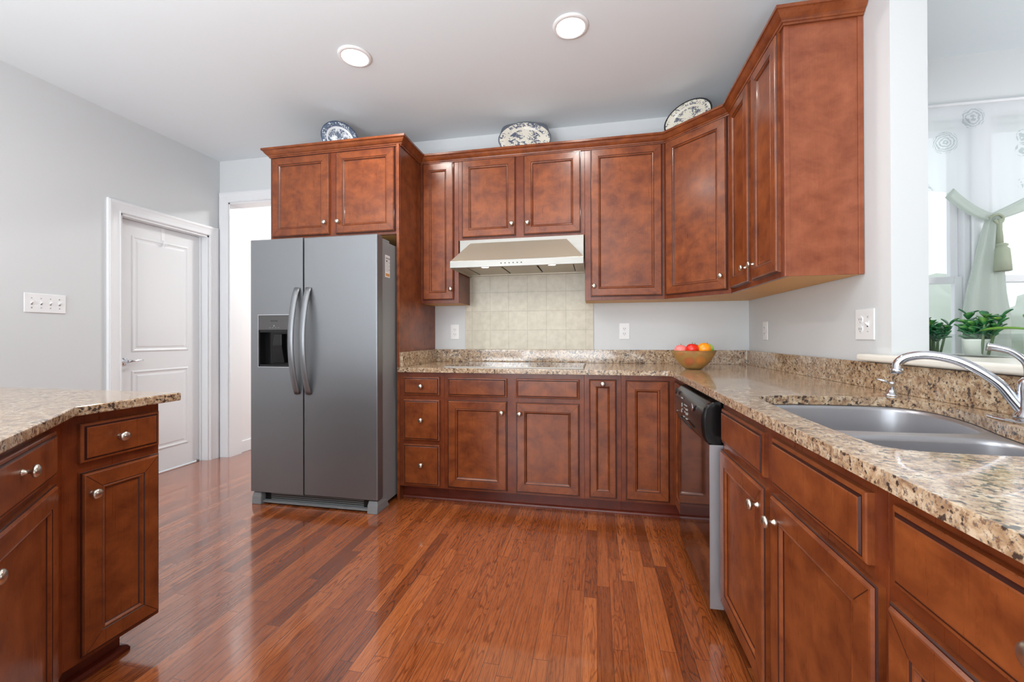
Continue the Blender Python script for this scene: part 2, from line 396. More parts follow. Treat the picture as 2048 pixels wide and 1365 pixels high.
# ------------------------------------------------------------------ mesh building
class MB:
    def __init__(s): s.v = []; s.f = []; s.mi = []; s.sm = []; s.uv = None
    def face(s, idx, mi=0, sm=False): s.f.append(tuple(idx)); s.mi.append(mi); s.sm.append(sm)
    def box(s, x0, x1, y0, y1, z0, z1, mi=0, bot=None):
        b = len(s.v)
        for z in (z0, z1):
            for x, y in ((x0, y0), (x1, y0), (x1, y1), (x0, y1)): s.v.append((x, y, z))
        s.face((b, b + 3, b + 2, b + 1), mi if bot is None else bot)
        s.face((b + 4, b + 5, b + 6, b + 7), mi)
        for i in range(4):
            j = (i + 1) % 4; s.face((b + i, b + j, b + 4 + j, b + 4 + i), mi)
        return s
    def prism(s, poly, z0, z1, mi=0, bot=None):
        n = len(poly); b = len(s.v)
        for z in (z0, z1):
            for x, y in poly: s.v.append((x, y, z))
        s.face([b + n - 1 - i for i in range(n)], mi if bot is None else bot)
        s.face([b + n + i for i in range(n)], mi)
        for i in range(n):
            j = (i + 1) % n; s.face((b + i, b + j, b + n + j, b + n + i), mi)
        return s
    def lathe(s, prof, org, axis=(0, 0, 1), seg=24, mi=0, sx=1, sy=1, caps=True):
        a = Vector(axis).normalized()
        t = Vector((0, 0, 1)) if abs(a.z) < .9 else Vector((1, 0, 0))
        e1 = a.cross(t).normalized(); e2 = a.cross(e1)
        o = Vector(org); b = len(s.v)
        for r, h in prof:
            for k in range(seg):
                an = 2 * pi * k / seg
                s.v.append(tuple(o + a * h + e1 * (r * sx * cos(an)) + e2 * (r * sy * sin(an))))
        for i in range(len(prof) - 1):
            for k in range(seg):
                k2 = (k + 1) % seg
                s.face((b + i * seg + k, b + i * seg + k2, b + (i + 1) * seg + k2, b + (i + 1) * seg + k), mi, True)
        if caps:
            s.face([b + seg - 1 - k for k in range(seg)], mi)
            s.face([b + (len(prof) - 1) * seg + k for k in range(seg)], mi)
        return s
    def tube(s, pts, rad, seg=12, mi=0, flat=None):
        P = [Vector(p) for p in pts]; n = len(P)
        if not isinstance(rad, (list, tuple)): rad = [rad] * n
        b = len(s.v); prev = None
        for i in range(n):
            d = (P[min(i + 1, n - 1)] - P[max(i - 1, 0)]).normalized()
            if prev is None:
                t = Vector((0, 0, 1)) if abs(d.z) < .9 else Vector((1, 0, 0))
                e1 = d.cross(t).normalized()
            else: e1 = (prev - d * prev.dot(d)).normalized()
            prev = e1; e2 = d.cross(e1)
            for k in range(seg):
                a = 2 * pi * k / seg
                s.v.append(tuple(P[i] + e1 * rad[i] * cos(a) * (flat[0] if flat else 1) + e2 * rad[i] * sin(a) * (flat[1] if flat else 1)))
        for i in range(n - 1):
            for k in range(seg):
                k2 = (k + 1) % seg
                s.face((b + i * seg + k, b + i * seg + k2, b + (i + 1) * seg + k2, b + (i + 1) * seg + k), mi, True)
        s.face([b + seg - 1 - k for k in range(seg)], mi); s.face([b + (n - 1) * seg + k for k in range(seg)], mi)
        return s
    def rings(s, loops, mis, cap0=False, cap1=True, smooth=False, capmi=0):
        n = len(loops[0]); b = len(s.v)
        for lp in loops: s.v += [tuple(p) for p in lp]
        for i in range(len(loops) - 1):
            for k in range(n):
                k2 = (k + 1) % n
                s.face((b + i * n + k, b + i * n + k2, b + (i + 1) * n + k2, b + (i + 1) * n + k), mis[i] if isinstance(mis, (list, tuple)) else mis, smooth)
        if cap0: s.face([b + n - 1 - k for k in range(n)], capmi)
        if cap1: s.face([b + (len(loops) - 1) * n + k for k in range(n)], capmi)
        return s
    def ell(s, c, rx, ry, rz, seg=20, rings=12, mi=0, dimple=0):
        prof = []
        for i in range(rings + 1):
            a = -pi / 2 + pi * i / rings
            rr = max(cos(a), .001); zz = sin(a)
            if dimple: zz -= dimple * math.exp(-(rr * 3) ** 2) * (1 if zz > 0 else -1)
            prof.append((rr * rx, zz * rz))
        return s.lathe(prof, c, seg=seg, mi=mi, sy=ry / rx)
    def quad(s, a, b, c, d, mi=0):
        k = len(s.v); s.v += [tuple(a), tuple(b), tuple(c), tuple(d)]; s.face((k, k + 1, k + 2, k + 3), mi); return s

def link(name, mb, mats, parent=None, origin=None, bevel=0, seg=2, sub=0):
    """one mesh object from a builder in world coordinates; parent is the thing or a part of it"""
    if not isinstance(mats, (list, tuple)): mats = [mats]
    me = bpy.data.meshes.new(name)
    root = parent
    base = Vector((0, 0, 0))
    p = parent
    while p is not None:
        base += p.location; p = p.parent
    if parent is None and origin is not None: base = Vector(origin)
    me.from_pydata([tuple(Vector(v) - base) for v in mb.v], [], mb.f)
    for i, poly in enumerate(me.polygons):
        poly.material_index = mb.mi[i]; poly.use_smooth = mb.sm[i]
    for mt in mats: me.materials.append(mt)
    bm = bmesh.new(); bm.from_mesh(me)
    bmesh.ops.recalc_face_normals(bm, faces=bm.faces); bm.to_mesh(me); bm.free()
    if mb.uv:
        ul = me.uv_layers.new(name='UVMap')
        for lp in me.loops: ul.data[lp.index].uv = mb.uv[lp.vertex_index]
    o = bpy.data.objects.new(name, me); C.objects.link(o)
    if parent is not None: o.parent = parent
    elif origin is not None: o.location = origin
    if bevel:
        b = o.modifiers.new('bevel', 'BEVEL'); b.width = bevel; b.segments = seg; b.limit_method = 'ANGLE'; b.angle_limit = radians(40)
        b.harden_normals = False
    if sub:
        sm = o.modifiers.new('subdivision', 'SUBSURF'); sm.levels = sub; sm.render_levels = sub
    return o
def tag(o, label, cat, group=None):
    o['label'] = label; o['category'] = cat
    if group: o['group'] = group
    return o
def thing(name, label, cat, loc, group=None):
    o = bpy.data.objects.new(name, None); o.empty_display_size = .1; C.objects.link(o); o.location = loc
    return tag(o, label, cat, group)
def struct(name, mb, m, parent=None, **kw):
    o = link(name, mb, m, parent, **kw)
    if parent is None: o['kind'] = 'structure'
    return o

KNOB_ME = None
def knob(parent, pos, nd):
    """oval satin-nickel knob standing off a front; nd = outward direction"""
    global KNOB_ME
    if KNOB_ME is None:
        mb = MB()
        mb.lathe([(.0085, 0), (.0085, .002), (.006, .005), (.0048, .010), (.0052, .015), (.009, .0175), (.0150, .020), (.0162, .0235),
                  (.0145, .0275), (.010, .0305), (.004, .0320), (.0005, .0322)], (0, 0, 0), (0, -1, 0), 24)
        me = bpy.data.meshes.new('knob'); me.from_pydata(mb.v, [], mb.f)
        for i, pl in enumerate(me.polygons): pl.use_smooth = mb.sm[i]
        me.materials.append(M_KNOB); KNOB_ME = me
        bm = bmesh.new(); bm.from_mesh(me); bmesh.ops.recalc_face_normals(bm, faces=bm.faces); bm.to_mesh(me); bm.free()
    o = bpy.data.objects.new('knob', KNOB_ME); C.objects.link(o)
    base = Vector((0, 0, 0)); p = parent
    while p is not None: base += p.location; p = p.parent
    o.parent = parent; o.location = Vector(pos) - base
    o.rotation_euler = (0, 0, math.atan2(nd[1], nd[0]) + pi / 2)
    return o

class Face:
    """a cabinet front plane: org = point at u=0,z=0, ud = horizontal direction, nd = outward normal"""
    def __init__(s, org, ud, nd):
        s.o = Vector((org[0], org[1], 0)); s.u = Vector((ud[0], ud[1], 0)).normalized(); s.n = Vector((nd[0], nd[1], 0)).normalized()
    def p(s, u, z, w=0):
        q = s.o + s.u * u + s.n * w; return (q.x, q.y, z)
DOOR_PROF = [(0, 0, 0), (0, .011, 1), (.002, .0135, 1), (.0045, .0135, 0), (.0075, .0185, 0), (.010, .020, 0), (.054, .020, 1), (.0565, .0175, 0),
             (.0595, .0195, 0), (.0625, .0185, 0), (.0670, .0125, 1), (.0700, .0105, 0)]
DRAW_PROF = [(0, 0, 0), (0, .012, 0), (.0025, .0145, 0), (.008, .0155, 1), (.0108, .0155, 1), (.0135, .0190, 0), (.016, .020, 0)]
def front(fc, u0, u1, z0, z1, parent, kind='door', name=None, kn=None, panel=.0):
    mb = MB(); prof = DOOR_PROF if kind == 'door' else DRAW_PROF
    if kind == 'door' and (u1 - u0) < .2:
        sc = .72; prof = [(a if a <= .0101 else (.010 + (a - .010) * sc), w, mi) for a, w, mi in prof]
    loops = []
    for ins, w, _ in prof:
        loops.append([fc.p(u0 + ins, z0 + ins, w), fc.p(u1 - ins, z0 + ins, w), fc.p(u1 - ins, z1 - ins, w), fc.p(u0 + ins, z1 - ins, w)])
    mb.rings(loops, [p[2] for p in prof], cap0=True, cap1=True)
    if kind == 'door':                       # mitre lines at the four corners of the frame
        iw = prof[6][0]; t_ = .0006
        for su, sz, du, dz in ((u0, z0, 1, 1), (u1, z0, -1, 1), (u1, z1, -1, -1), (u0, z1, 1, -1)):
            a_, b_ = .0105, iw - .0005
            mb.quad(fc.p(su + du * (a_ - t_), sz + dz * (a_ + t_), .02015), fc.p(su + du * (a_ + t_), sz + dz * (a_ - t_), .02015),
                    fc.p(su + du * (b_ + t_), sz + dz * (b_ - t_), .02015), fc.p(su + du * (b_ - t_), sz + dz * (b_ + t_), .02015), 1)
    o = link(name or kind, mb, [M_WOOD, M_GLAZE], parent)
    if kn: knob(o, fc.p(kn[0], kn[1], .0195), fc.n)
    return o
def slab(fc, u0, u1, z0, z1, w0, w1, mb=None, mi=0):
    mb = mb or MB()
    b = len(mb.v)
    for w in (w0, w1):
        for u, z in ((u0, z0), (u1, z0), (u1, z1), (u0, z1)): mb.v.append(fc.p(u, z, w))
    mb.face((b, b + 1, b + 2, b + 3), mi); mb.face((b + 7, b + 6, b + 5, b + 4), mi)
    for i in range(4):
        j = (i + 1) % 4; mb.face((b + i, b + 4 + i, b + 4 + j, b + j), mi)
    return mb

# ------------------------------------------------------------------ the setting
YB, XR, XL, H = 3.315, 1.0815, -3.446, 2.756
CT, CB = .906, .876             # counter top and underside
PLAN = [(-5.2, -4.3), (4.4, -4.3), (4.4, 3.05), (1.2, 3.05), (1.2, 3.435), (-1.1, 3.435), (-1.1, 5.3), (-5.2, 5.3)]
struct('floor', MB().prism(PLAN, -.05, 0), M_FLOOR)
struct('ceiling', MB().prism(PLAN, H, H + .1), M_CEIL)
wb = MB()
wb.box(XL - .12, -3.346, YB, YB + .12, 0, H); wb.box(-3.346, -2.45, YB, YB + .12, 2.362, H)
wb.box(-2.45, XR + .12, YB, YB + .12, 0, H)
struct('wall_back', wb, M_WALL)
wl_ = MB()
wl_.box(XL - .12, XL, -4.2, 2.474, 0, H); wl_.box(XL - .12, XL, 2.474, 3.2, 2.035, H); wl_.box(XL - .12, XL, 3.2, YB, 0, H)
struct('wall_left', wl_, M_WALL)
wr = MB()
wr.box(XR, XR + .12, 1.82, YB, 0, H); wr.box(XR, XR + .12, -1.5, 1.82, 0, 1.012); wr.box(XR, XR + .12, -1.5, 1.82, 2.46, H)
wr.box(XR, XR + .12, -4.2, -1.5, 0, H)
struct('wall_right', wr, M_WALL)
WIN = [(-2.95, -1.65), (-1.05, .25), (1.95, 3.25)]
wf = MB(); x = XL - .12
for a, b in WIN:
    wf.box(x, a, -4.3, -4.2, 0, H); wf.box(a, b, -4.3, -4.2, 0, .6); wf.box(a, b, -4.3, -4.2, 2.5, H); x = b
wf.box(x, 4.4, -4.3, -4.2, 0, H)
struct('wall_front', wf, M_WALL)
# breakfast nook beyond the half wall
wk = MB()
wk.box(XR + .12, 1.30, 2.93, 3.05, 0, H); wk.box(1.30, 2.155, 2.93, 3.05, 0, .80); wk.box(1.30, 2.155, 2.93, 3.05, 2.385, H)
wk.box(2.155, 2.225, 2.93, 3.05, 0, H); wk.box(2.225, 3.08, 2.93, 3.05, 0, .80); wk.box(2.225, 3.08, 2.93, 3.05, 2.385, H); wk.box(3.08, 4.3, 2.93, 3.05, 0, H)
struct('wall_nook', wk, M_WALL)
we = MB()
we.box(4.3, 4.4, -4.2, 3.05, 0, H)
struct('wall_east', we, M_WALL)
# hall seen through the doorway
wh = MB()
wh.box(-3.48, -3.363, YB + .12, 5.2, 0, H); wh.box(-3.48, -1.2, 5.2, 5.3, 0, H); wh.box(-1.2, -1.1, YB + .12, 5.3, 0, H)
struct('wall_hall', wh, M_HALL)
struct('wall_closet', MB().box(-4.6, -4.5, 2.2, 3.5, 0, H), M_HALL)
bh = MB(); bh.box(-3.363, -3.349, YB + .12, 5.2, 0, .11); bh.box(-3.349, -1.2, 5.186, 5.2, 0, .11)
struct('baseboard_hall', bh, M_TRIM, bevel=.003)
bl = MB(); bl.box(XL, XL + .014, -4.2, 2.386, 0, .12)
struct('baseboard_left', bl, M_TRIM, bevel=.003)

def sweep(pts, prof, closed=False, mi=0):
    """profile [(outward, height-like)] swept along plan polyline pts with mitres; outward = right of travel"""
    n = len(pts); P = [Vector((p[0], p[1])) for p in pts]
    offs = []
    for i in range(n):
        def nrm(a, b):
            d = (b - a).normalized(); return Vector((d.y, -d.x))
        if i == 0: v = nrm(P[0], P[1]); k = v
        elif i == n - 1: v = nrm(P[-2], P[-1]); k = v
        else:
            n1 = nrm(P[i - 1], P[i]); n2 = nrm(P[i], P[i + 1]); k = (n1 + n2) / (1 + n1.dot(n2))
        offs.append(k)
    mb = MB(); m_ = len(prof)
    for i in range(n):
        for o, z in prof: mb.v.append((P[i].x + offs[i].x * o, P[i].y + offs[i].y * o, z))
    for i in range(n - 1):
        for k in range(m_):
            k2 = (k + 1) % m_
            mb.face((i * m_ + k, i * m_ + k2, (i + 1) * m_ + k2, (i + 1) * m_ + k), mi)
    mb.face(range(m_)); mb.face([(n - 1) * m_ + k for k in range(m_)][::-1])
    return mb

# casings: profile across the width, swept up-over-down as nested steps
def casing(name, kind, axis_pt, a0, a1, z1, w=.088, out=.02, sgn=1):
    """axis 'x': casing on a wall of constant x (faces +x*sgn), a = y range; 'y': wall of constant y (faces -y)"""
    prof = [(0, 0), (0, .012), (.006, .016), (.012, .012), (.03, .013), (.055, .017), (.066, .021), (.078, .021), (.082, .017), (.086, .019), (w, .016), (w, 0)]
    mb = MB(); loops = []
    for d, t in prof:
        # path: bottom-left, top-left, top-right, bottom-right of the opening, grown outward by d
        path = [(a0 - d, 0), (a0 - d, z1 + d), (a1 + d, z1 + d), (a1 + d, 0)]
        if kind == 'x': loops.append([(axis_pt + sgn * t, a, z) for a, z in path])
        else: loops.append([(a, axis_pt - t, z) for a, z in path])
    b = 0
    for lp in loops: mb.v += lp
    for i in range(len(loops) - 1):
        for k in range(3):
            mb.face((i * 4 + k, i * 4 + k + 1, (i + 1) * 4 + k + 1, (i + 1) * 4 + k))
    return struct(name, mb, M_TRIM)
casing('trim_1', 'x', XL, 2.474, 3.2, 2.035)
casing('trim_2', 'y', YB, -3.346, -2.45, 2.362, w=.094)
jb = MB(); jb.box(XL - .12, XL, 3.185, 3.2, 0, 2.035); jb.box(XL - .12, XL, 2.474, 2.489, 0, 2.035); jb.box(XL - .12, XL, 2.474, 3.2, 2.02, 2.035)
jb.box(XL - .074, XL - .06, 3.172, 3.185, 0, 2.02); jb.box(XL - .074, XL - .06, 2.489, 2.502, 0, 2.02)
struct('trim_3', jb, M_TRIM)
jd = MB(); jd.box(-3.346, -3.334, YB - .002, YB + .13, 0, 2.362); jd.box(-3.346, -2.45, YB - .002, YB + .13, 2.35, 2.362); jd.box(-2.462, -2.45, YB - .002, YB + .13, 0, 2.362)
struct('trim_4', jd, M_TRIM)

# the white two-panel door on the left wall
LD = thing('door_1', 'white two-panel door in the left wall', 'door', (XL - .1, 2.84, 0)); 
for k in ('label', 'category'): del LD[k]
LD['kind'] = 'structure'
fcD = Face((XL - .11, 2.492), (0, 1), (1, 0))
mbd = MB(); slab(fcD, 0, .69, .012, 2.018, 0, .035, mbd)
link('door_slab', mbd, M_DOORW, LD, bevel=.002)
def dpanel(u0, u1, z0, z1):
    prof = [(0, .0352), (.004, .0352), (.012, .028), (.020, .0262), (.034, .0262), (.040, .0295), (.044, .0325)]
    mb = MB(); loops = [[fcD.p(u0 + i, z0 + i, w + .0012), fcD.p(u1 - i, z0 + i, w + .0012), fcD.p(u1 - i, z1 - i, w + .0012), fcD.p(u0 + i, z1 - i, w + .0012)] for i, w in prof]
    mb.rings(loops, 0); return mb
# raised mouldings (standing proud, since the slab is a solid box)
def dmould(u0, u1, z0, z1):
    prof = [(0, .035), (.003, .039), (.010, .0405), (.017, .0385), (.022, .0358), (.034, .0356), (.040, .0375), (.046, .0385)]
    mb = MB(); loops = [[fcD.p(u0 + i, z0 + i, w), fcD.p(u1 - i, z0 + i, w), fcD.p(u1 - i, z1 - i, w), fcD.p(u0 + i, z1 - i, w)] for i, w in prof]
    mb.rings(loops, 0); return mb
link('door_panel', dmould(.115, .575, 1.0, 1.905), M_DOORW, LD)
link('door_panel', dmould(.115, .575, .19, .855), M_DOORW, LD)
hd = MB(); hy = 2.492 + .062; hx = XL - .075
hd.lathe([(.031, 0), (.031, .004), (.026, .009), (.017, .012), (.012, .02), (.011, .045)], (hx, hy, .93), (1, 0, 0), 20)
hd.tube([(hx + .043, hy, .93), (hx + .05, hy + .02, .934), (hx + .05, hy + .05, .932), (hx + .048, hy + .08, .938), (hx + .046, hy + .105, .936)], [.011, .010, .007, .007, .005], 10)
link('door_handle', hd, M_CHROME, LD)
hk = thing('door_hook', 'small white over-door hook at the top of the white door', 'hook', (hx + .005, 2.85, 1.88))
h1 = MB(); h1.box(hx - .0, hx + .003, 2.835, 2.86, 1.90, 2.018); link('strap', h1, M_PLATE, hk)
h2 = MB(); h2.tube([(hx + .004, 2.848, 1.915), (hx + .006, 2.848, 1.89), (hx + .016, 2.85, 1.872), (hx + .032, 2.852, 1.876), (hx + .038, 2.853, 1.90)], .005, 8); link('hook_arm', h2, M_PLATE, hk)

# windows
def window(name, kind, c, a0, a1, z0, z1, depth=.08, sgn=1):
    """frame, two sashes and glass; kind 'y' = wall of constant y"""
    def bx(mb, b0, b1, d0, d1, zz0, zz1):
        if kind == 'y': mb.box(b0, b1, c + d0, c + d1, zz0, zz1)
        else: mb.box(c + d0, c + d1, b0, b1, zz0, zz1)
        return mb
    zm = z0 + (z1 - z0) * .405
    f = MB(); t = .028
    bx(f, a0, a0 + t, 0, depth, z0, z1); bx(f, a1 - t, a1, 0, depth, z0, z1); bx(f, a0, a1, 0, depth, z0, z0 + t); bx(f, a0, a1, 0, depth, z1 - t, z1)
    w = struct(name, f, M_TRIM, bevel=.002)
    for (s0, s1, d0) in ((z0 + t, zm + .02, .015), (zm - .02, z1 - t, .045)):
        s = MB(); q = .04
        bx(s, a0 + t, a0 + t + q, d0, d0 + .028, s0, s1); bx(s, a1 - t - q, a1 - t, d0, d0 + .028, s0, s1)
        bx(s, a0 + t + q, a1 - t - q, d0, d0 + .028, s0, s0 + q); bx(s, a0 + t + q, a1 - t - q, d0, d0 + .028, s1 - q, s1)
        so = link('sash', s, M_TRIM, w, bevel=.003)
        g = MB(); bx(g, a0 + t + q, a1 - t - q, d0 + .012, d0 + .016, s0 + q, s1 - q)
        link('glass_pane', g, M_PANE, so)
    return w
window('window_1', 'y', 2.95, 1.30, 2.155, .80, 2.385)
window('window_2', 'y', 2.95, 2.225, 3.08, .80, 2.385)
wc = MB()
wc.box(XR + .125, 3.18, 2.905, 2.93, 2.375, 2.466); wc.box(2.145, 2.235, 2.912, 2.93, .80, 2.38); wc.box(1.21, 1.31, 2.912, 2.93, .80, 2.38); wc.box(3.07, 3.17, 2.912, 2.93, .8, 2.38)
wc.box(1.21, 3.18, 2.88, 2.95, .775, .80)
struct('trim_5', wc, M_TRIM, bevel=.004)
for i, (a, b) in enumerate(WIN): window('window_%d' % (3 + i), 'y', -4.28, a, b, .6, 2.5)
# half-wall ledge
lg = MB(); lg.prism([(1.035, -1.45), (1.42, -1.45), (1.42, 2.06), (1.2015, 2.06), (1.2015, 1.82), (1.0815, 1.82), (1.0815, 1.955), (1.035, 1.955)], 1.012, 1.040)
struct('trim_6', lg, M_SILL, bevel=.010, seg=4)

# ------------------------------------------------------------------ upper cabinets
ZB, ZT, DT, DB = 1.366, 2.435, 2.428, 1.390
def upper(name, label, fc, w, depth_poly, z0, doors, knobs, ends=(False, False), group='cherry wall cabinets'):
    t = thing(name, label, 'cabinet', (sum(p[0] for p in depth_poly) / len(depth_poly), sum(p[1] for p in depth_poly) / len(depth_poly), z0), group)
    b = MB(); b.prism(depth_poly, z0 + .001, ZT, 0, 1)
    link('cabinet_body', b, [M_FRAMEW, M_MAPLE], t)
    f = MB(); slab(fc, 0, w, z0, ZT, -.019, 0, f)
    link('face_frame', f, M_FRAMEW, t, bevel=.001)
    for (d, k) in zip(doors, knobs): front(fc, d[0], d[1], d[2], d[3], t, 'door', kn=k)
    return t
YU, YF = 3.02, 2.685
fB = Face((0, YU), (1, 0), (0, -1))
def rect(x0, x1, yf, yb=YB - .003): return [(x0, yf), (x1, yf), (x1, yb), (x0, yb)]
# narrow
fc = Face((-1.316, YU), (1, 0), (0, -1))
upper('wall_cabinet', 'narrow one-door cherry wall cabinet between the fridge panel and the range hood', fc, .303, rect(-1.316, -1.013, YU + .019), ZB,
      [(.022, .268, DB, DT)], [(.250, 1.468)])
# above hood
fc = Face((-1.012, YU), (1, 0), (0, -1))
hc = upper('wall_cabinet', 'short two-door cherry wall cabinet above the stainless range hood', fc, .934, rect(-1.012, -.078, YU + .019), 1.832,
      [(.030, .438, 1.850, DT), (.498, .908, 1.850, DT)], [(.412, 1.933), (.528, 1.933)])
# tall single
fc = Face((-.077, YU), (1, 0), (0, -1))
upper('wall_cabinet', 'tall one-door cherry wall cabinet right of the range hood', fc, .537, rect(-.077, .460, YU + .019), ZB,
      [(.040, .520, DB, DT)], [(.063, 1.463)])
# diagonal corner
ca = Vector((.4615, YU)); cb = Vector((.786, 2.7065)); d = (cb - ca); L = d.length; dn = d.normalized(); nn = Vector((-dn.y * -1, dn.x * -1)); nn = Vector((dn.y, -dn.x))
fc = Face((ca.x, ca.y), (dn.x, dn.y), (nn.x, nn.y))
p1 = ca - nn * .019; p2 = cb - nn * .019
upper('corner_wall_cabinet', 'diagonal one-door cherry wall cabinet in the back right corner', fc, L,
      [(.4615, YU + .019), (p1.x + .006, p1.y), (p2.x, p2.y + .006), (cb.x + .019, cb.y), (XR - .003, cb.y), (XR - .003, YB - .003), (.4615, YB - .003)], ZB,
      [(.014, L - .016, DB, DT)], [(L - .045, 1.473)])
# right pair
fc = Face((.786, 2.7045), (0, -1), (-1, 0))
rc_ = upper('wall_cabinet', 'two-door cherry wall cabinet on the right wall with an exposed reddish end panel', fc, .7195,
      [(.805, 1.985), (XR - .003, 1.985), (XR - .003, 2.7045), (.805, 2.7045)], ZB,
      [(.030, .335, DB, DT), (.385, .690, DB, DT)], [(.305, 1.470), (.415, 1.470)])
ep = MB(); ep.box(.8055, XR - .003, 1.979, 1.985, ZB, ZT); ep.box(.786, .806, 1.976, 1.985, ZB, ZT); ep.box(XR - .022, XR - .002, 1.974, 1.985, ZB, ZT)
link('end_panel', ep, M_VENEER_SHEEN, rc_, bevel=.0015)
# over the refrigerator
fc = Face((-2.346, YF), (1, 0), (0, -1))
fcab = upper('wall_cabinet', 'deep two-door cherry cabinet above the refrigerator with a full-height side panel', fc, 1.030, rect(-2.346, -1.337, YF + .019), 1.822,
      [(.022, .490, 1.842, DT - .006), (.540, .990, 1.842, DT - .006)], [(.462, 1.925), (.566, 1.925)])
sp = MB(); sp.box(-1.336, -1.317, YF - .025, YB - .003, .0, ZT)
link('side_panel', sp, M_WOOD, fcab, bevel=.0015)
# crown moulding
CRP = [(0, 2.428), (.006, 2.428), (.007, 2.436), (.012, 2.438), (.014, 2.444), (.022, 2.450), (.030, 2.460), (.036, 2.470), (.040, 2.474), (.046, 2.476), (.046, 2.490), (0, 2.490)]
cr = sweep([(-2.347, YB - .003), (-2.347, YF - .001), (-1.315, YF - .001), (-1.315, YU - .001), (.4615, YU - .001), (.785, 2.7065), (.785, 1.973), (XR - .003, 1.973)], CRP)
tag(link('crown_molding', cr, M_WOOD, origin=(-.5, 2.6, 2.428)), 'cherry crown molding running along the tops of all wall cabinets', 'molding')

# ------------------------------------------------------------------ base cabinets
YD, XD = 2.66, .47               # face frame planes of the back run and the right run
def base_body(t, box, open_top=False, fr=None):
    x0, x1, y0, y1 = box
    b = MB()
    if open_top:
        b.box(x0, x1, y0, y0 + .016, .10, CB - .002); b.box(x0, x1, y1 - .016, y1, .10, CB - .002)
        b.box(x0, x1, y0 + .016, y1 - .016, .10, .116); b.box(x1 - .012, x1, y0 + .016, y1 - .016, .116, CB - .002)
    else: b.box(x0, x1, y0, y1, .10, CB - .002)
    link('cabinet_body', b, M_FRAMEW, t)
def base(name, label, fc, w, box, items, open_top=False, toe=True, toe_u=None):
    t = thing(name, label, 'cabinet', ((box[0] + box[1]) / 2, (box[2] + box[3]) / 2, 0), 'cherry base cabinets')
    base_body(t, box, open_top)
    f = MB(); slab(fc, 0, w, .10, CB - .002, -.019, 0, f); link('face_frame', f, M_FRAMEW, t, bevel=.001)
    if toe:
        a, b_ = toe_u or (0, w)
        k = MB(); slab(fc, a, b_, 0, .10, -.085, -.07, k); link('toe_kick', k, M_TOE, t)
    for kind, u0, u1, z0, z1, kn in items:
        if kind == 'door': front(fc, u0, u1, z0, z1, t, 'door', 'door', kn)
        elif kind == 'false': front(fc, u0, u1, z0, z1, t, 'drawer', 'false_front', kn)
        else: front(fc, u0, u1, z0, z1, t, 'drawer', 'drawer', kn)
    return t
X0 = -1.315
fc = Face((X0, YD), (1, 0), (0, -1)); U = lambda x: x - X0
base('base_cabinet', 'base cabinet with three stacked drawers beside the refrigerator', fc, .3195, (X0, -.996, YD + .019, YB - .003),
     [('drawer', U(-1.282), U(-1.024), .722, .843, (U(-1.148), .782)), ('drawer', U(-1.282), U(-1.024), .418, .690, (U(-1.148), .556)), ('drawer', U(-1.282), U(-1.024), .116, .389, (U(-1.148), .256))])
fc = Face((-.995, YD), (1, 0), (0, -1)); U = lambda x: x + .995
base('base_cabinet', 'wide two-door base cabinet with two false drawer fronts under the cooktop', fc, .9195, (-.995, -.076, YD + .019, YB - .003),
     [('false', U(-.967), U(-.566), .720, .842, None), ('false', U(-.506), U(-.105), .720, .842, None),
      ('door', U(-.967), U(-.566), .116, .693, (U(-.596), .622)), ('door', U(-.506), U(-.105), .116, .690, (U(-.480), .619))])
fc = Face((-.075, YD), (1, 0), (0, -1)); U = lambda x: x + .075
base('base_cabinet', 'slim pull-out base cabinet with one knob at its top edge', fc, .2225, (-.075, .1475, YD + .019, YB - .003),
     [('door', U(-.045), U(.120), .117, .846, (U(.038), .820))])
# lazy-susan corner, two narrow leaves at a right angle
t = thing('corner_base_cabinet', 'corner base cabinet with two narrow doors meeting at a right angle', 'cabinet', (.75, 2.95, 0), 'cherry base cabinets')
b = MB(); b.prism([(.1485, YD + .019), (XD + .019, YD + .019), (XD + .019, 2.355), (XR - .003, 2.355), (XR - .003, YB - .003), (.1485, YB - .003)], .10, CB - .002); link('cabinet_body', b, M_FRAMEW, t)
fa = Face((.1485, YD), (1, 0), (0, -1)); fb = Face((XD, YD), (0, -1), (-1, 0))
f = MB(); slab(fa, 0, XD - .1485, .10, CB - .002, -.019, 0, f); slab(fb, 0, .305, .10, CB - .002, -.019, 0, f); link('face_frame', f, M_FRAMEW, t)
front(fa, .026, .278, .117, .843, t, 'door', 'door')
front(fb, .024, .288, .117, .843, t, 'door', 'door', (.258, .80))
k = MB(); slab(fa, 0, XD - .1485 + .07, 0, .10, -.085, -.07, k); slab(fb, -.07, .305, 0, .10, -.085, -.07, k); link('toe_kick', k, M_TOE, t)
# shoe moulding along the toe kick
sh = sweep([(-1.316, YD + .0695), (XD + .0695, YD + .0695), (XD + .0695, 2.36)], [(0, 0), (.018, 0), (.018, .006), (.014, .014), (.006, .019), (0, .02)])
sh2 = sweep([(X0 + .0, YD + .002), (X0 + .0, YD + .069)], [(0, 0), (.016, 0), (.012, .014), (0, .02)])
tag(link('shoe_molding', sh, M_TOE, origin=(-.4, YD + .06, 0)), 'dark wood shoe molding at the foot of the back cabinets', 'molding')

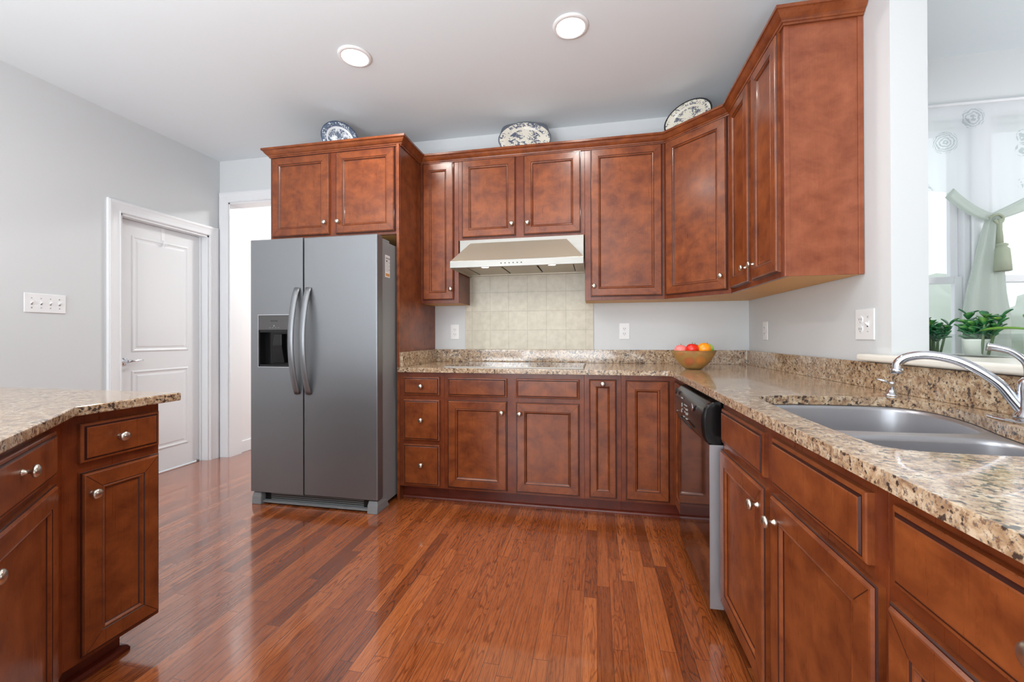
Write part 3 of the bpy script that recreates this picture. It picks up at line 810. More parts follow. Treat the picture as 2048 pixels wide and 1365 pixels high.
# right run: face x = XD, u runs toward the camera
def rfc(y): return Face((XD, y), (0, -1), (-1, 0))
y0 = 1.7145; fc = rfc(y0); V = lambda y: y0 - y
base('sink_cabinet', 'two-door sink base cabinet with two blank false fronts below the sink', fc, .9145, (XD + .019, XR - .003, .80, y0),
     [('false', V(1.688), V(1.292), .718, .843, None), ('false', V(1.232), V(.834), .718, .843, None),
      ('door', V(1.722) - 0 if False else V(1.700), V(1.286), .116, .690, (V(1.316), .631)), ('door', V(1.238), V(.808), .116, .694, (V(1.200), .631))], open_top=True)
y0 = .799; fc = rfc(y0)
base('base_cabinet', 'nearest right-hand base cabinet with a drawer above a door at the picture edge', fc, .56, (XD + .019, XR - .003, .239, .799),
     [('drawer', V(.768), V(.262), .722, .848, (V(.515), .79)), ('door', V(.778), V(.262), .116, .690, (V(.30), .64))])

# ------------------------------------------------------------------ dishwasher
dw = thing('dishwasher', 'built-in dishwasher with black control panel and mirror-like steel door', 'dishwasher', (.77, 2.035, 0))
b = MB(); b.box(XD + .004, XR - .02, 1.722, 2.348, .068, CB - .006); link('tub_housing', b, M_BLKM, dw)
b = MB(); b.box(.425, XD + .003, 1.735, 2.335, .068, .695); link('door_panel', b, M_MIRST, dw, bevel=.004)
b = MB(); b.box(.424, XD + .003, 1.7315, 1.7345, .068, .695); link('door_edge', b, M_EDGE_REFL, dw)
b = MB(); b.box(.53, .545, 1.74, 2.33, .0, .066)
link('kick_plate', b, M_BLKM, dw)
# bulged control panel: vertical section curve extruded along y, softened at the ends
def dwpanel():
    mb = MB(); sec = [(.468, .862), (.445, .860), (.425, .852), (.408, .832), (.400, .80), (.399, .765), (.403, .725), (.412, .703), (.430, .697), (.468, .697)]
    ys = [1.733, 1.739, 1.76, 1.9, 2.035, 2.17, 2.31, 2.331, 2.337]; k = [.86, .96, 1, 1.05, 1.08, 1.05, 1, .96, .86]
    loops = []
    for y, q in zip(ys, k): loops.append([(.468 - (.468 - x) * q, y, z) for x, z in sec])
    mb.rings(loops, 0, cap0=True, cap1=True, smooth=True); return mb
cp = link('control_panel', dwpanel(), M_BLACK, dw)
M_MARK = simple('pale_print', srgb(160, 160, 158), .5)
def text_mesh(s, size, org, ud, vd, m, parent, name='printed_text', ext=.0003, weight=0):
    cu = bpy.data.curves.new('t', 'FONT'); cu.body = s; cu.size = size; cu.extrude = ext; cu.align_x = 'CENTER'; cu.offset = weight
    to = bpy.data.objects.new('t', cu); C.objects.link(to)
    dg = bpy.context.evaluated_depsgraph_get(); me = bpy.data.meshes.new_from_object(to.evaluated_get(dg))
    bpy.data.objects.remove(to)
    ud = Vector(ud).normalized(); vd = Vector(vd).normalized(); nd = ud.cross(vd)
    base = Vector((0, 0, 0)); p = parent
    while p is not None: base += p.location; p = p.parent
    for v in me.vertices: v.co = Vector(org) + ud * v.co.x + vd * v.co.y + nd * v.co.z - base
    me.materials.clear(); me.materials.append(m)
    o = bpy.data.objects.new(name, me); C.objects.link(o); o.parent = parent; return o
pm = MB()
for (yy, zz, w_, h_) in [(2.10, .822, .03, .004), (2.10, .790, .006, .018), (2.09, .772, .02, .003), (2.11, .760, .004, .014), (2.04, .800, .012, .004), (2.02, .800, .012, .004), (2.00, .800, .012, .004),
                         (2.04, .785, .014, .003), (2.01, .783, .018, .006), (1.985, .785, .010, .008), (2.03, .768, .012, .008), (2.005, .765, .016, .010), (1.98, .768, .010, .010), (2.06, .742, .03, .003), (2.0, .742, .028, .003), (2.22, .742, .012, .003)]:
    link('printed_mark', MB().box(.3925, .3965, yy - w_ / 2, yy + w_ / 2, zz - h_ / 2, zz + h_ / 2), M_MARK, cp)
bd = MB(); bd.lathe([(.016, 0), (.016, .002), (.012, .003), (.011, .0022)], (.3945, 1.885, .813), (-1, 0, 0), 20); link('badge', bd, M_CHROME, cp)
bd = MB(); bd.lathe([(.016, 0), (.016, .002), (.012, .003)], (.399, 2.265, .835), (-1, 0, .2), 16, sx=1.6); link('badge', bd, M_BLKM, cp)
gp = MB(); gp.tube([(.398, 2.19, .715), (.391, 2.12, .728), (.390, 2.0, .731), (.393, 1.9, .722)], .004, 8); link('grip_lip', gp, M_BLKM, cp)

# ------------------------------------------------------------------ countertops
def plate_with_holes(outer, holes, z0, z1):
    bm = bmesh.new(); es = []
    for lp in [outer] + holes:
        vs = [bm.verts.new((x, y, z1)) for x, y in lp]
        for i in range(len(vs)): es.append(bm.edges.new((vs[i], vs[(i + 1) % len(vs)])))
    bmesh.ops.triangle_fill(bm, edges=es, use_beauty=True, use_dissolve=False)
    mb = MB(); idx = {v: i for i, v in enumerate(bm.verts)}
    n = len(bm.verts)
    mb.v = [tuple(v.co) for v in bm.verts] + [(v.co.x, v.co.y, z0) for v in bm.verts]
    for f_ in bm.faces:
        q = [idx[v] for v in f_.verts]; mb.face(q); mb.face([i + n for i in q[::-1]])
    for e in bm.edges:
        if len(e.link_faces) == 1:
            a, b = idx[e.verts[0]], idx[e.verts[1]]; mb.face((a, b, b + n, a + n))
    bm.free(); return mb
def smooth_loop(pts, it=2):
    for _ in range(it):
        q = []
        for i in range(len(pts)):
            a, b = pts[i], pts[(i + 1) % len(pts)]
            q += [(a[0] * .75 + b[0] * .25, a[1] * .75 + b[1] * .25), (a[0] * .25 + b[0] * .75, a[1] * .25 + b[1] * .75)]
        pts = q
    return pts
SINK = [(.525, .89), (.515, .98), (.513, 1.12), (.515, 1.26), (.522, 1.42), (.530, 1.57), (.60, 1.615), (.72, 1.625), (.84, 1.632), (.955, 1.632), (1.008, 1.56), (1.014, 1.45), (.985, 1.33),
        (.940, 1.21), (.912, 1.11), (.905, 1.0), (.90, .90), (.80, .882), (.66, .878)]
SK = smooth_loop(SINK)
YC, XC = 2.6225, .4345           # counter front edges
outer = [(-1.312, YB - .004), (-1.312, YC), (.385, YC), (.415, YC - .006), (.430, YC - .022), (XC, YC - .05), (XC, .215), (XR - .004, .215), (XR - .004, YB - .004)]
ct = plate_with_holes(outer, [SK], CB, CT)
tag(link('countertop', ct, M_GRAN, origin=(.75, 1.8, CB), bevel=.0045, seg=3), 'speckled beige granite countertop running in an L under the wall cabinets and round the sink', 'countertop')
bs = MB()
bs.prism([(-1.312, YB - .004), (-1.312, YC + .03), (-1.292, YC + .03), (-1.292, YB - .024), (XR - .024, YB - .024), (XR - .024, .215), (XR - .004, .215), (XR - .004, YB - .004)], CT, 1.008)
tag(link('granite_backsplash', bs, M_GRAN, origin=(.2, 3.2, CT), bevel=.002), 'low speckled granite backsplash strip along the walls behind the L-shaped countertop', 'backsplash')
tb = MB(); tb.box(-1.053, -.022, YB - .010, YB - .001, 1.008, 1.66)
tag(link('tile_backsplash', tb, M_TILE, origin=(-.5375, YB, 1.01)), 'square panel of beige stone tiles on the wall between cooktop and range hood', 'backsplash')

# ------------------------------------------------------------------ sink
sk = thing('sink', 'undermounted stainless double-bowl sink set in the right countertop', 'sink', (.75, 1.25, .68))
def inset(poly, f, c=None):
    cx = sum(p[0] for p in poly) / len(poly); cy = sum(p[1] for p in poly) / len(poly)
    return [(cx + (x - cx) * f, cy + (y - cy) * f) for x, y in poly]
def offset_poly(poly, d):
    cx = sum(p[0] for p in poly) / len(poly); cy = sum(p[1] for p in poly) / len(poly); q = []
    for x, y in poly:
        v = Vector((x - cx, y - cy)); v = v * (1 + d / v.length); q.append((cx + v.x, cy + v.y))
    return q
BIG = smooth_loop([(.520, 1.215), (.519, 1.30), (.525, 1.44), (.535, 1.565), (.61, 1.608), (.78, 1.622), (.95, 1.620), (1.003, 1.55), (1.006, 1.45), (.980, 1.34), (.945, 1.245), (.90, 1.222), (.80, 1.212), (.66, 1.205)])
SML = smooth_loop([(.530, .905), (.521, .98), (.520, 1.09), (.54, 1.155), (.66, 1.160), (.80, 1.165), (.89, 1.160), (.905, 1.10), (.898, 1.0), (.892, .915), (.80, .892), (.64, .888)])
RIM = offset_poly(SK, .022)
link('rim', plate_with_holes(RIM, [BIG, SML], .868, .8745), M_SINK, sk, bevel=.003)
def bowl(poly, depth, nm):
    mb = MB(); loops = []
    for f_, z in [(1.0, .874), (.992, .862), (.975, .80), (.955, .874 - depth + .03), (.92, .874 - depth + .008), (.84, .874 - depth)]:
        loops.append([(x, y, z) for x, y in inset(poly, f_)])
    mb.rings(loops, 0, cap1=True, smooth=True)
    o = link(nm, mb, M_SINK, sk)
    so = o.modifiers.new('solid', 'SOLIDIFY'); so.thickness = .0015; so.offset = 1
    cx = sum(p[0] for p in poly) / len(poly); cy = sum(p[1] for p in poly) / len(poly)
    d_ = MB(); d_.lathe([(.045, 0), (.043, .003), (.03, .002), (.028, -.001)], (cx, cy, .8755 - depth), (0, 0, 1), 24); link('drain', d_, M_CHROME, o)
bowl(BIG, .20, 'bowl'); bowl(SML, .16, 'bowl')

# ------------------------------------------------------------------ faucet and soap dispenser
fa_ = thing('faucet', 'chrome single-lever kitchen faucet with a low arched spout beside the sink', 'faucet', (.99, 1.205, CT))
b = MB(); b.prism(smooth_loop([(.962, 1.10), (.962, 1.30), (1.018, 1.30), (1.018, 1.10)], 2), CT, CT + .008); link('deck_plate', b, M_CHROME, fa_, bevel=.003)
b = MB(); b.lathe([(.028, 0), (.027, .012), (.021, .02), (.0195, .05), (.021, .075), (.019, .09), (.012, .10)], (.994, 1.203, CT + .008), (0, 0, 1), 24); link('faucet_body', b, M_CHROME, fa_)
def catmull(P, k=6):
    P = [Vector(p) for p in P]; out = []
    for i in range(len(P) - 1):
        p0 = P[max(i - 1, 0)]; p1 = P[i]; p2 = P[i + 1]; p3 = P[min(i + 2, len(P) - 1)]
        for j in range(k):
            t_ = j / k
            out.append(.5 * ((2 * p1) + (-p0 + p2) * t_ + (2 * p0 - 5 * p1 + 4 * p2 - p3) * t_ ** 2 + (-p0 + 3 * p1 - 3 * p2 + p3) * t_ ** 3))
    out.append(P[-1]); return [tuple(p) for p in out]
sp_ = catmull([(.990, 1.206, .925), (.974, 1.216, .958), (.950, 1.231, 1.002), (.903, 1.262, 1.046), (.856, 1.294, 1.062), (.822, 1.318, 1.056), (.806, 1.329, 1.040), (.803, 1.331, 1.018)])
rr = [.0130 - .0018 * min(1, i / 12) for i in range(len(sp_))]
b = MB(); b.tube(sp_, rr, 16); sp_o = link('spout', b, M_CHROME, fa_)
b = MB(); b.lathe([(.0135, 0), (.0135, .012), (.012, .014)], (.803, 1.331, 1.010), (0, 0, 1), 16); link('aerator', b, M_CHROME, sp_o)
lv = catmull([(.994, 1.203, CT + .10), (.993, 1.203, 1.03), (.988, 1.207, 1.052), (.972, 1.217, 1.073), (.952, 1.231, 1.083), (.938, 1.240, 1.086)])
b = MB(); b.tube(lv, [.012 - .004 * math.sin(pi * i / (len(lv) - 1)) + (.001) for i in range(len(lv))], 12, flat=(1.0, .7)); link('lever', b, M_CHROME, fa_)
sd = thing('soap_dispenser', 'small chrome soap dispenser pump behind the far rim of the sink', 'dispenser', (.995, 1.672, CT))
b = MB(); b.lathe([(.024, 0), (.023, .005), (.015, .009), (.012, .018), (.009, .024)], (.995, 1.672, CT), (0, 0, 1), 20); link('collar', b, M_CHROME, sd)
b = MB(); b.lathe([(.006, .02), (.006, .036), (.010, .040), (.010, .046), (.006, .050)], (.995, 1.672, CT), (0, 0, 1), 16)
b.tube([(.995, 1.672, CT + .042), (.975, 1.676, CT + .050), (.955, 1.68, CT + .056)], [.006, .005, .004], 10); link('pump_head', b, M_CHROME, sd)

# ------------------------------------------------------------------ cooktop
ck = thing('cooktop', 'flat black glass cooktop with a thin steel rim, set in the back counter', 'cooktop', (-.54, 2.93, CT))
b = MB(); b.box(-.995, -.085, 2.69, 3.19, CT + .0003, CT + .006); link('glass_top', b, M_DGLASS, ck, bevel=.002)
b = MB(); b.box(-1.0, -.08, 2.682, 2.690, CT, CT + .0075); b.box(-1.0, -.08, 3.19, 3.198, CT, CT + .0075); b.box(-1.003, -.995, 2.682, 3.198, CT, CT + .0075); b.box(-.085, -.077, 2.682, 3.198, CT, CT + .0075)
link('steel_rim', b, M_HSTEEL, ck, bevel=.002)
M_RING = simple('burner_ring', srgb(70, 70, 72), .2)
for cx, cy, r_ in ((-.80, 2.82, .09), (-.80, 3.06, .07), (-.27, 2.82, .075), (-.27, 3.06, .095), (-.54, 3.0, .08)):
    b = MB(); b.lathe([(r_, 0), (r_ + .002, 0), (r_ + .002, .0002), (r_, .0002), (r_, 0)], (cx, cy, CT + .0061), seg=36, caps=False); link('burner_ring', b, M_RING, ck)

# ------------------------------------------------------------------ range hood
hx0, hx1 = -1.004, -.080
hd_ = thing('range_hood', 'stainless steel under-cabinet range hood with a sloped canopy and two lit lamps', 'range hood', (-.54, 3.1, 1.60))
b = MB(); b.box(hx0 + .006, hx1 - .006, 3.006, 3.0185, 1.625, 1.830); b.box(hx0 + .006, hx1 - .006, 3.0185, YB - .012, 1.812, 1.830)
b.box(hx0 + .006, hx0 + .012, 3.02, YB - .012, 1.625, 1.812); b.box(hx1 - .012, hx1 - .006, 3.02, YB - .012, 1.625, 1.812); b.box(hx0 + .006, hx1 - .006, 3.25, YB - .012, 1.612, 1.812)
link('back_plate', b, M_HSTEEL, hd_)
b = MB()
t4 = [(hx0 + .088, 3.004, 1.806), (hx1 - .125, 3.004, 1.806)]; f4 = [(hx0, 2.805, 1.640), (hx1, 2.805, 1.640)]; k4 = [(hx0 + .004, 3.004, 1.640), (hx1 - .004, 3.004, 1.640)]
b.quad(f4[0], f4[1], t4[1], t4[0]); b.v += [f4[0], k4[0], t4[0], f4[1], t4[1], k4[1]]; n_ = len(b.v) - 6
b.face((n_, n_ + 2, n_ + 1)); b.face((n_ + 3, n_ + 5, n_ + 4)); link('canopy', b, M_CANOPY, hd_)
b = MB(); b.box(hx0, hx1, 2.800, 2.812, 1.592, 1.640); lip = link('front_lip', b, M_HSTEEL, hd_, bevel=.002)
b = MB()
for i in range(6): link('button', MB().box(-.64 + i * .028, -.632 + i * .028, 2.7985, 2.801, 1.612, 1.618), M_DARK, lip)
b = MB(); b.box(hx0, hx0 + .006, 2.812, YB - .012, 1.592, 1.640); b.box(hx1 - .006, hx1, 2.812, YB - .012, 1.592, 1.640); b.box(hx0 + .006, hx1 - .006, 2.812, 2.90, 1.606, 1.612); b.box(hx0 + .006, hx1 - .006, 3.27, YB - .012, 1.602, 1.612)
b.box(hx0 + .006, hx0 + .09, 2.90, 3.27, 1.606, 1.612); b.box(hx1 - .07, hx1 - .006, 2.90, 3.27, 1.606, 1.612); link('underside', b, M_FILT, hd_)
for i in range(3):
    w_ = (hx1 - .07 - hx0 - .09) / 3; a = hx0 + .09 + i * w_
    b = MB(); b.box(a + .006, a + w_ - .006, 2.90, 3.27, 1.608, 1.616); link('filter', b, M_FILT, hd_, bevel=.002)
for cx in (-.765, -.295):
    b = MB(); b.lathe([(.034, 0), (.034, -.004), (.027, -.005)], (cx, 2.857, 1.606), seg=24); ho = link('lamp', b, M_HSTEEL, hd_)
    b = MB(); b.lathe([(.026, 0), (.026, -.002)], (cx, 2.857, 1.601), seg=24); link('lamp_lens', b, M_HLAMP, ho)
    area('hood_lamp_light', (cx, 2.857, 1.596), (0, 0, 0), .05, .05, .9, (1, .9, .76), 'DISK', 150)

# ------------------------------------------------------------------ refrigerator
fx0, fx1, fy = -2.263, -1.342, 2.412
seam = -1.866
rf = thing('refrigerator', 'stainless side-by-side refrigerator with ice and water dispenser in its left door', 'refrigerator', (-1.8, 2.8, 0))
b = MB(); b.box(fx0 + .01, fx1 - .008, fy + .075, 3.23, .03, 1.735); link('cabinet_shell', b, M_GREY, rf, bevel=.004)
# left door with a dispenser recess
dx0, dx1, dz0, dz1 = -2.203, -1.968, .918, 1.258
DZ0, DZ1 = .086, 1.760
b = MB()
b.box(fx0, dx0, fy, fy + .07, DZ0, DZ1); b.box(dx1, seam - .0035, fy, fy + .07, DZ0, DZ1); b.box(dx0, dx1, fy, fy + .07, DZ0, dz0); b.box(dx0, dx1, fy, fy + .07, dz1, DZ1); b.box(dx0, dx1, fy + .055, fy + .07, dz0, dz1)
ldoor = link('freezer_door', b, M_STEEL, rf)
b = MB(); b.box(seam + .0035, fx1, fy, fy + .07, DZ0, DZ1); rdoor = link('fridge_door', b, M_STEEL, rf, bevel=.007, seg=3)
dp = MB(); dp.box(dx0 - .004, dx0, fy - .002, fy + .05, dz0 - .004, dz1 + .004); dp.box(dx1, dx1 + .004, fy - .002, fy + .05, dz0 - .004, dz1 + .004); dp.box(dx0, dx1, fy - .002, fy + .05, dz0 - .004, dz0); dp.box(dx0, dx1, fy - .002, fy + .05, dz1, dz1 + .004)
link('dispenser_bezel', dp, M_CHROME, ldoor)
dp = MB(); dp.box(dx0, dx1, fy, fy + .05, 1.160, dz1); pan = link('dispenser_display', dp, M_DISP, ldoor, bevel=.002)
dp = MB(); dp.box(dx0, dx0 + .006, fy + .002, fy + .055, dz0, 1.158); dp.box(dx1 - .006, dx1, fy + .002, fy + .055, dz0, 1.158); dp.box(dx0, dx1, fy + .05, fy + .055, dz0, 1.158); dp.box(dx0, dx1, fy + .002, fy + .055, dz0, dz0 + .014)
dp.box(dx0 + .006, dx1 - .006, fy + .004, fy + .05, 1.145, 1.159)
link('dispenser_recess', dp, M_BLACK, ldoor)
dp = MB(); dp.rings([[(-2.105, fy + .02, 1.135), (-2.045, fy + .02, 1.135), (-2.045, fy + .045, 1.135), (-2.105, fy + .045, 1.135)],
                     [(-2.112, fy + .012, 1.06), (-2.038, fy + .012, 1.06), (-2.038, fy + .045, 1.06), (-2.112, fy + .045, 1.06)],
                     [(-2.120, fy + .03, .94), (-2.03, fy + .03, .94), (-2.03, fy + .047, .94), (-2.120, fy + .047, .94)]], 0, True, True)
link('dispenser_paddle', dp, M_BLACK, ldoor, bevel=.003)
text_mesh('FRIGIDAIRE', .0105, (-2.085, fy - .0004, 1.216), (1, 0, 0), (0, 0, 1), M_DARK, pan, ext=.0002)
dp = MB(); dp.lathe([(.0042, 0), (.0042, .001)], (-2.085, fy - .0001, 1.188), (0, -1, 0), 16)
for i in range(4): dp.box(-2.12 + i * .022, -2.112 + i * .022, fy - .0006, fy, 1.1745, 1.1765)
link('display_marks', dp, M_MARK, pan)
# bowed handles
def handle(xe, par):
    pts = []
    for i in range(25):
        s = i / 24; z = .745 + (1.432 - .745) * s; bow = math.sin(pi * s) ** .75
        pts.append((xe, fy - .004 - .062 * bow, z))
    mb = MB(); mb.tube(pts, [.0215] * 25, 20, flat=(.45, 1.0)); link('handle', mb, M_STEEL, par)
handle(seam - .042, ldoor); handle(seam + .042, rdoor)
b = MB(); b.box(fx0 + .02, fx1 - .02, fy + .045, fy + .09, .012, .078)
gr = link('base_grille', b, M_BLKM, rf)
b = MB()
for i in range(4): b.box(fx0 + .12, fx1 - .12, fy + .041, fy + .046, .026 + i * .012, .031 + i * .012)
b.box(fx0 + .07, fx1 - .07, fy + .02, fy + .06, .010, .022)
link('grille_slat', b, M_GREY, gr)
for xx in (fx0 + .004, fx1 - .074):
    b = MB(); b.rings([[(xx, fy + .0, .0), (xx + .07, fy + .0, 0), (xx + .07, fy + .16, 0), (xx, fy + .16, 0)], [(xx, fy + .004, .05), (xx + .07, fy + .004, .05), (xx + .07, fy + .13, .05), (xx, fy + .13, .05)],
                       [(xx + .006, fy + .012, .078), (xx + .064, fy + .012, .078), (xx + .064, fy + .075, .078), (xx + .006, fy + .075, .078)]], 0, True, True)
    link('foot', b, M_GREY, rf, bevel=.004)
for xx in (fx0 + .02, fx1 - .09):
    b = MB(); b.box(xx, xx + .07, fy + .02, fy + .17, 1.7605 if False else 1.736, 1.752) if False else b.box(xx, xx + .07, fy + .0725, fy + .20, 1.736, 1.757); link('hinge_cover', b, M_GREY, rf, bevel=.005)
lx = fx1 - .008
b = MB(); b.box(lx, lx + .0006, fy + .115, fy + .178, 1.505, 1.650); st = link('energy_sticker', b, M_PLATE, rf)
st['label'] = 'white printed label'
b = MB()
for i in range(13):
    z = 1.640 - i * .0078
    b.box(lx + .0006, lx + .0009, fy + .122, fy + .122 + (.055 if i % 3 else .04), z - (.004 if i == 1 else .0014), z)
b.box(lx + .0006, lx + .0009, fy + .13, fy + .142, 1.606, 1.616)
link('label_print', b, M_DARK, st)
b = MB(); b.box(lx + .0006, lx + .0009, fy + .122, fy + .172, 1.512, 1.530); link('label_print', b, simple('orange_print', srgb(214, 150, 84), .6), st)

# ------------------------------------------------------------------ island
isl = thing('island', 'kitchen island with cherry cabinets and angled corner at the left', 'island', (-1.9, .8, 0)); 
fI = Face((-1.585, 1.265), (0, -1), (1, 0))           # u runs toward the camera
cornerY = 1.265 - .285                                # y=.98
q = 1 / math.sqrt(2)
fJ = Face((-1.585, cornerY), (q, -q), (q, q))
JL = .72
ex, ey = -1.585 + q * JL, cornerY - q * JL
BODY = [(-1.604, 1.262), (-1.604, cornerY - .008), (ex - .0135, ey - .0135), (ex - .3, ey - .3), (-2.6, ey - .3), (-2.6, 1.262)]
b = MB(); b.prism(BODY, .10, CB - .002); link('cabinet_body', b, M_FRAMEW, isl)
b = MB(); slab(fI, 0, .285, .10, CB - .002, -.018, 0, b); slab(fJ, 0, JL, .10, CB - .002, -.018, 0, b); link('face_frame', b, M_FRAMEW, isl)
TOE = [(-1.66, 1.19), (-1.66, cornerY - .04), (ex - .06, ey - .06), (ex - .3, ey - .24), (-2.53, ey - .24), (-2.53, 1.19)]
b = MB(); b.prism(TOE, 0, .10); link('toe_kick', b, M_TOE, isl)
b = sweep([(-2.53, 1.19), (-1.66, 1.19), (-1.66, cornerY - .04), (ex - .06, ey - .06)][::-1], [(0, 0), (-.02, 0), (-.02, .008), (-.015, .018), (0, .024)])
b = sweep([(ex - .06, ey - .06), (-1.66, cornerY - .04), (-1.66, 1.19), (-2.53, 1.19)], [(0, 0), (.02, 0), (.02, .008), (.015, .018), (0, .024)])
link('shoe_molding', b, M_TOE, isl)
front(fI, .008, .247, .722, .845, isl, 'drawer', 'drawer', (.142, .785))
front(fI, .008, .247, .116, .692, isl, 'door', 'door', (.222, .622))
front(fJ, .106, .622, .722, .850, isl, 'drawer', 'drawer', (.364, .800))
front(fJ, .104, .600, .116, .700, isl, 'door', 'door', (.545, .636))
top = [(-1.540, 1.315), (-1.540, .985), (-.955, .400), (-1.20, .0), (-2.66, .0), (-2.66, 1.315)]
b = MB(); b.prism(top, CB, CT)
tag(link('countertop', b, M_GRAN, origin=(-2, .8, CB), bevel=.0045, seg=3), 'speckled granite countertop with an angled corner on the island at the left', 'countertop')

# ------------------------------------------------------------------ outlets and switches
def plate(name, label, cat, fc, u0, u1, z0, z1, kinds, group=None):
    c = fc.p((u0 + u1) / 2, z0, 0)
    t = thing(name, label, cat, c, group)
    b = MB(); slab(fc, u0, u1, z0, z1, .0003, .006, b); link('cover_plate', b, M_PLATE, t, bevel=.003, seg=3)
    n_ = len(kinds); zc = (z0 + z1) / 2
    for i, k in enumerate(kinds):
        uc = u0 + (u1 - u0) * (i + .5) / n_ if n_ == 1 else (u0 + u1) / 2 + (i - (n_ - 1) / 2) * .046
        if k == 'o':
            for dz in (-.0195, .0195):
                b = MB(); b.lathe([(.0165, 0), (.0165, .002), (.0155, .0028)], fc.p(uc, zc + dz, .006), fc.n, 20); ob = link('socket', b, M_PLATE, t)
                b = MB()
                slab(fc, uc - .0075, uc - .0050, zc + dz - .003, zc + dz + .0065, .0086, .0092, b); slab(fc, uc + .0050, uc + .0075, zc + dz - .003, zc + dz + .0055, .0086, .0092, b)
                slab(fc, uc - .002, uc + .002, zc + dz - .011, zc + dz - .0075, .0086, .0092, b); link('slot', b, M_DARK, ob)
        else:
            b = MB(); slab(fc, uc - .0055, uc + .0055, zc - .012, zc + .012, .006, .0072, b)
            b2 = [fc.p(uc - .004, zc - .006, .007), fc.p(uc + .004, zc - .006, .007), fc.p(uc + .004, zc + .004, .007), fc.p(uc - .004, zc + .004, .007)]
            b3 = [fc.p(uc - .0035, zc + .003, .017), fc.p(uc + .0035, zc + .003, .017), fc.p(uc + .0035, zc + .010, .015), fc.p(uc - .0035, zc + .010, .015)]
            b.rings([b2, b3], 0, True, True); link('toggle', b, M_PLATE, t)
            b = MB(); slab(fc, uc - .0045, uc + .0045, zc - .0105, zc - .0065, .0072, .0075, b); link('slot', b, M_DARK, t)
            for dz in (-.030, .030):
                b = MB(); b.lathe([(.003, 0), (.003, .001)], fc.p(uc, zc + dz, .006), fc.n, 10); link('screw', b, M_KNOB, t)
    return t
fw_ = Face((0, YB), (1, 0), (0, -1)); frw = Face((XR, 0), (0, -1), (-1, 0)); flw = Face((XL, 0), (0, 1), (1, 0))
plate('wall_outlet', 'white duplex outlet on the back wall left of the tile panel', 'outlet', fw_, -1.181, -1.109, 1.090, 1.212, 'o')
plate('wall_outlet', 'white duplex outlet on the back wall right of the tile panel', 'outlet', fw_, .172, .248, 1.089, 1.211, 'o')
plate('wall_outlet', 'narrow-looking white duplex outlet on the right wall near the back corner', 'outlet', frw, -3.045, -2.970, 1.085, 1.205, 'o')
plate('wall_outlet', 'double white plate with an outlet and a switch at the edge of the opening', 'outlet', frw, -2.032, -1.910, 1.096, 1.222, 'os')
plate('light_switch', 'white four-toggle switch plate on the left wall', 'switch', flw, 1.940, 2.148, 1.272, 1.392, 'ssss')

# ------------------------------------------------------------------ ceiling lights
def downlight(x, y, label):
    t = thing('recessed_light', label, 'ceiling light', (x, y, H - .012), 'recessed ceiling lights')
    b = MB(); b.lathe([(.074, .003), (.076, 0), (.092, .004), (.097, .0115), (.074, .0115)], (x, y, H - .012), seg=40, caps=False)
    link('trim_ring', b, simple('light_trim_white', srgb(238, 238, 238), .4) if not bpy.data.materials.get('light_trim_white') else bpy.data.materials['light_trim_white'], t)
    b = MB(); b.lathe([(.075, .004), (.075, .010)], (x, y, H - .012), seg=40); link('lens', b, M_LAMP, t)
    area('recessed_lamp_light', (x, y, H - .016), (0, 0, 0), .14, .14, 9, (1, .96, .90), 'DISK', 170)
downlight(-1.378, 2.226, 'left round recessed ceiling light, above the refrigerator side')
downlight(-.128, 2.240, 'right round recessed ceiling light, above the cooktop side')
for x_, y_ in ((-2.6, .2), (-1.4, -1.4), (.2, -1.4), (-.2, .4)):
    downlight(x_, y_, 'round recessed ceiling light out of the picture behind the camera')
area('hall_fill_light', (-2.3, 4.4, H - .06), (0, 0, 0), .35, .35, 42, (1, .98, .95), 'DISK')  # added fill light without a fixture, brightens the hall

pn = thing('nook_fill_globe', 'added glowing white globe on a cord, out of the picture, brightening the breakfast nook', 'ceiling light', (3.1, 1.9, 1.95))  # unseen globe and point light, added to brighten the nook walls and ceiling
b = MB(); b.ell((3.1, 1.9, 1.95), .11, .11, .11); link('globe', b, M_LAMP, pn)
b = MB(); b.tube([(3.1, 1.9, 2.055), (3.1, 1.9, H)], .004, 8); link('cord', b, M_PLATE, pn)
pl_ = bpy.data.lights.new('nook_fill_light', 'POINT'); pl_.energy = 30; pl_.shadow_soft_size = .13; pl_.color = (.95, .98, 1)
po = bpy.data.objects.new('nook_fill_light', pl_); C.objects.link(po); po.location = (3.1, 1.9, 1.8)

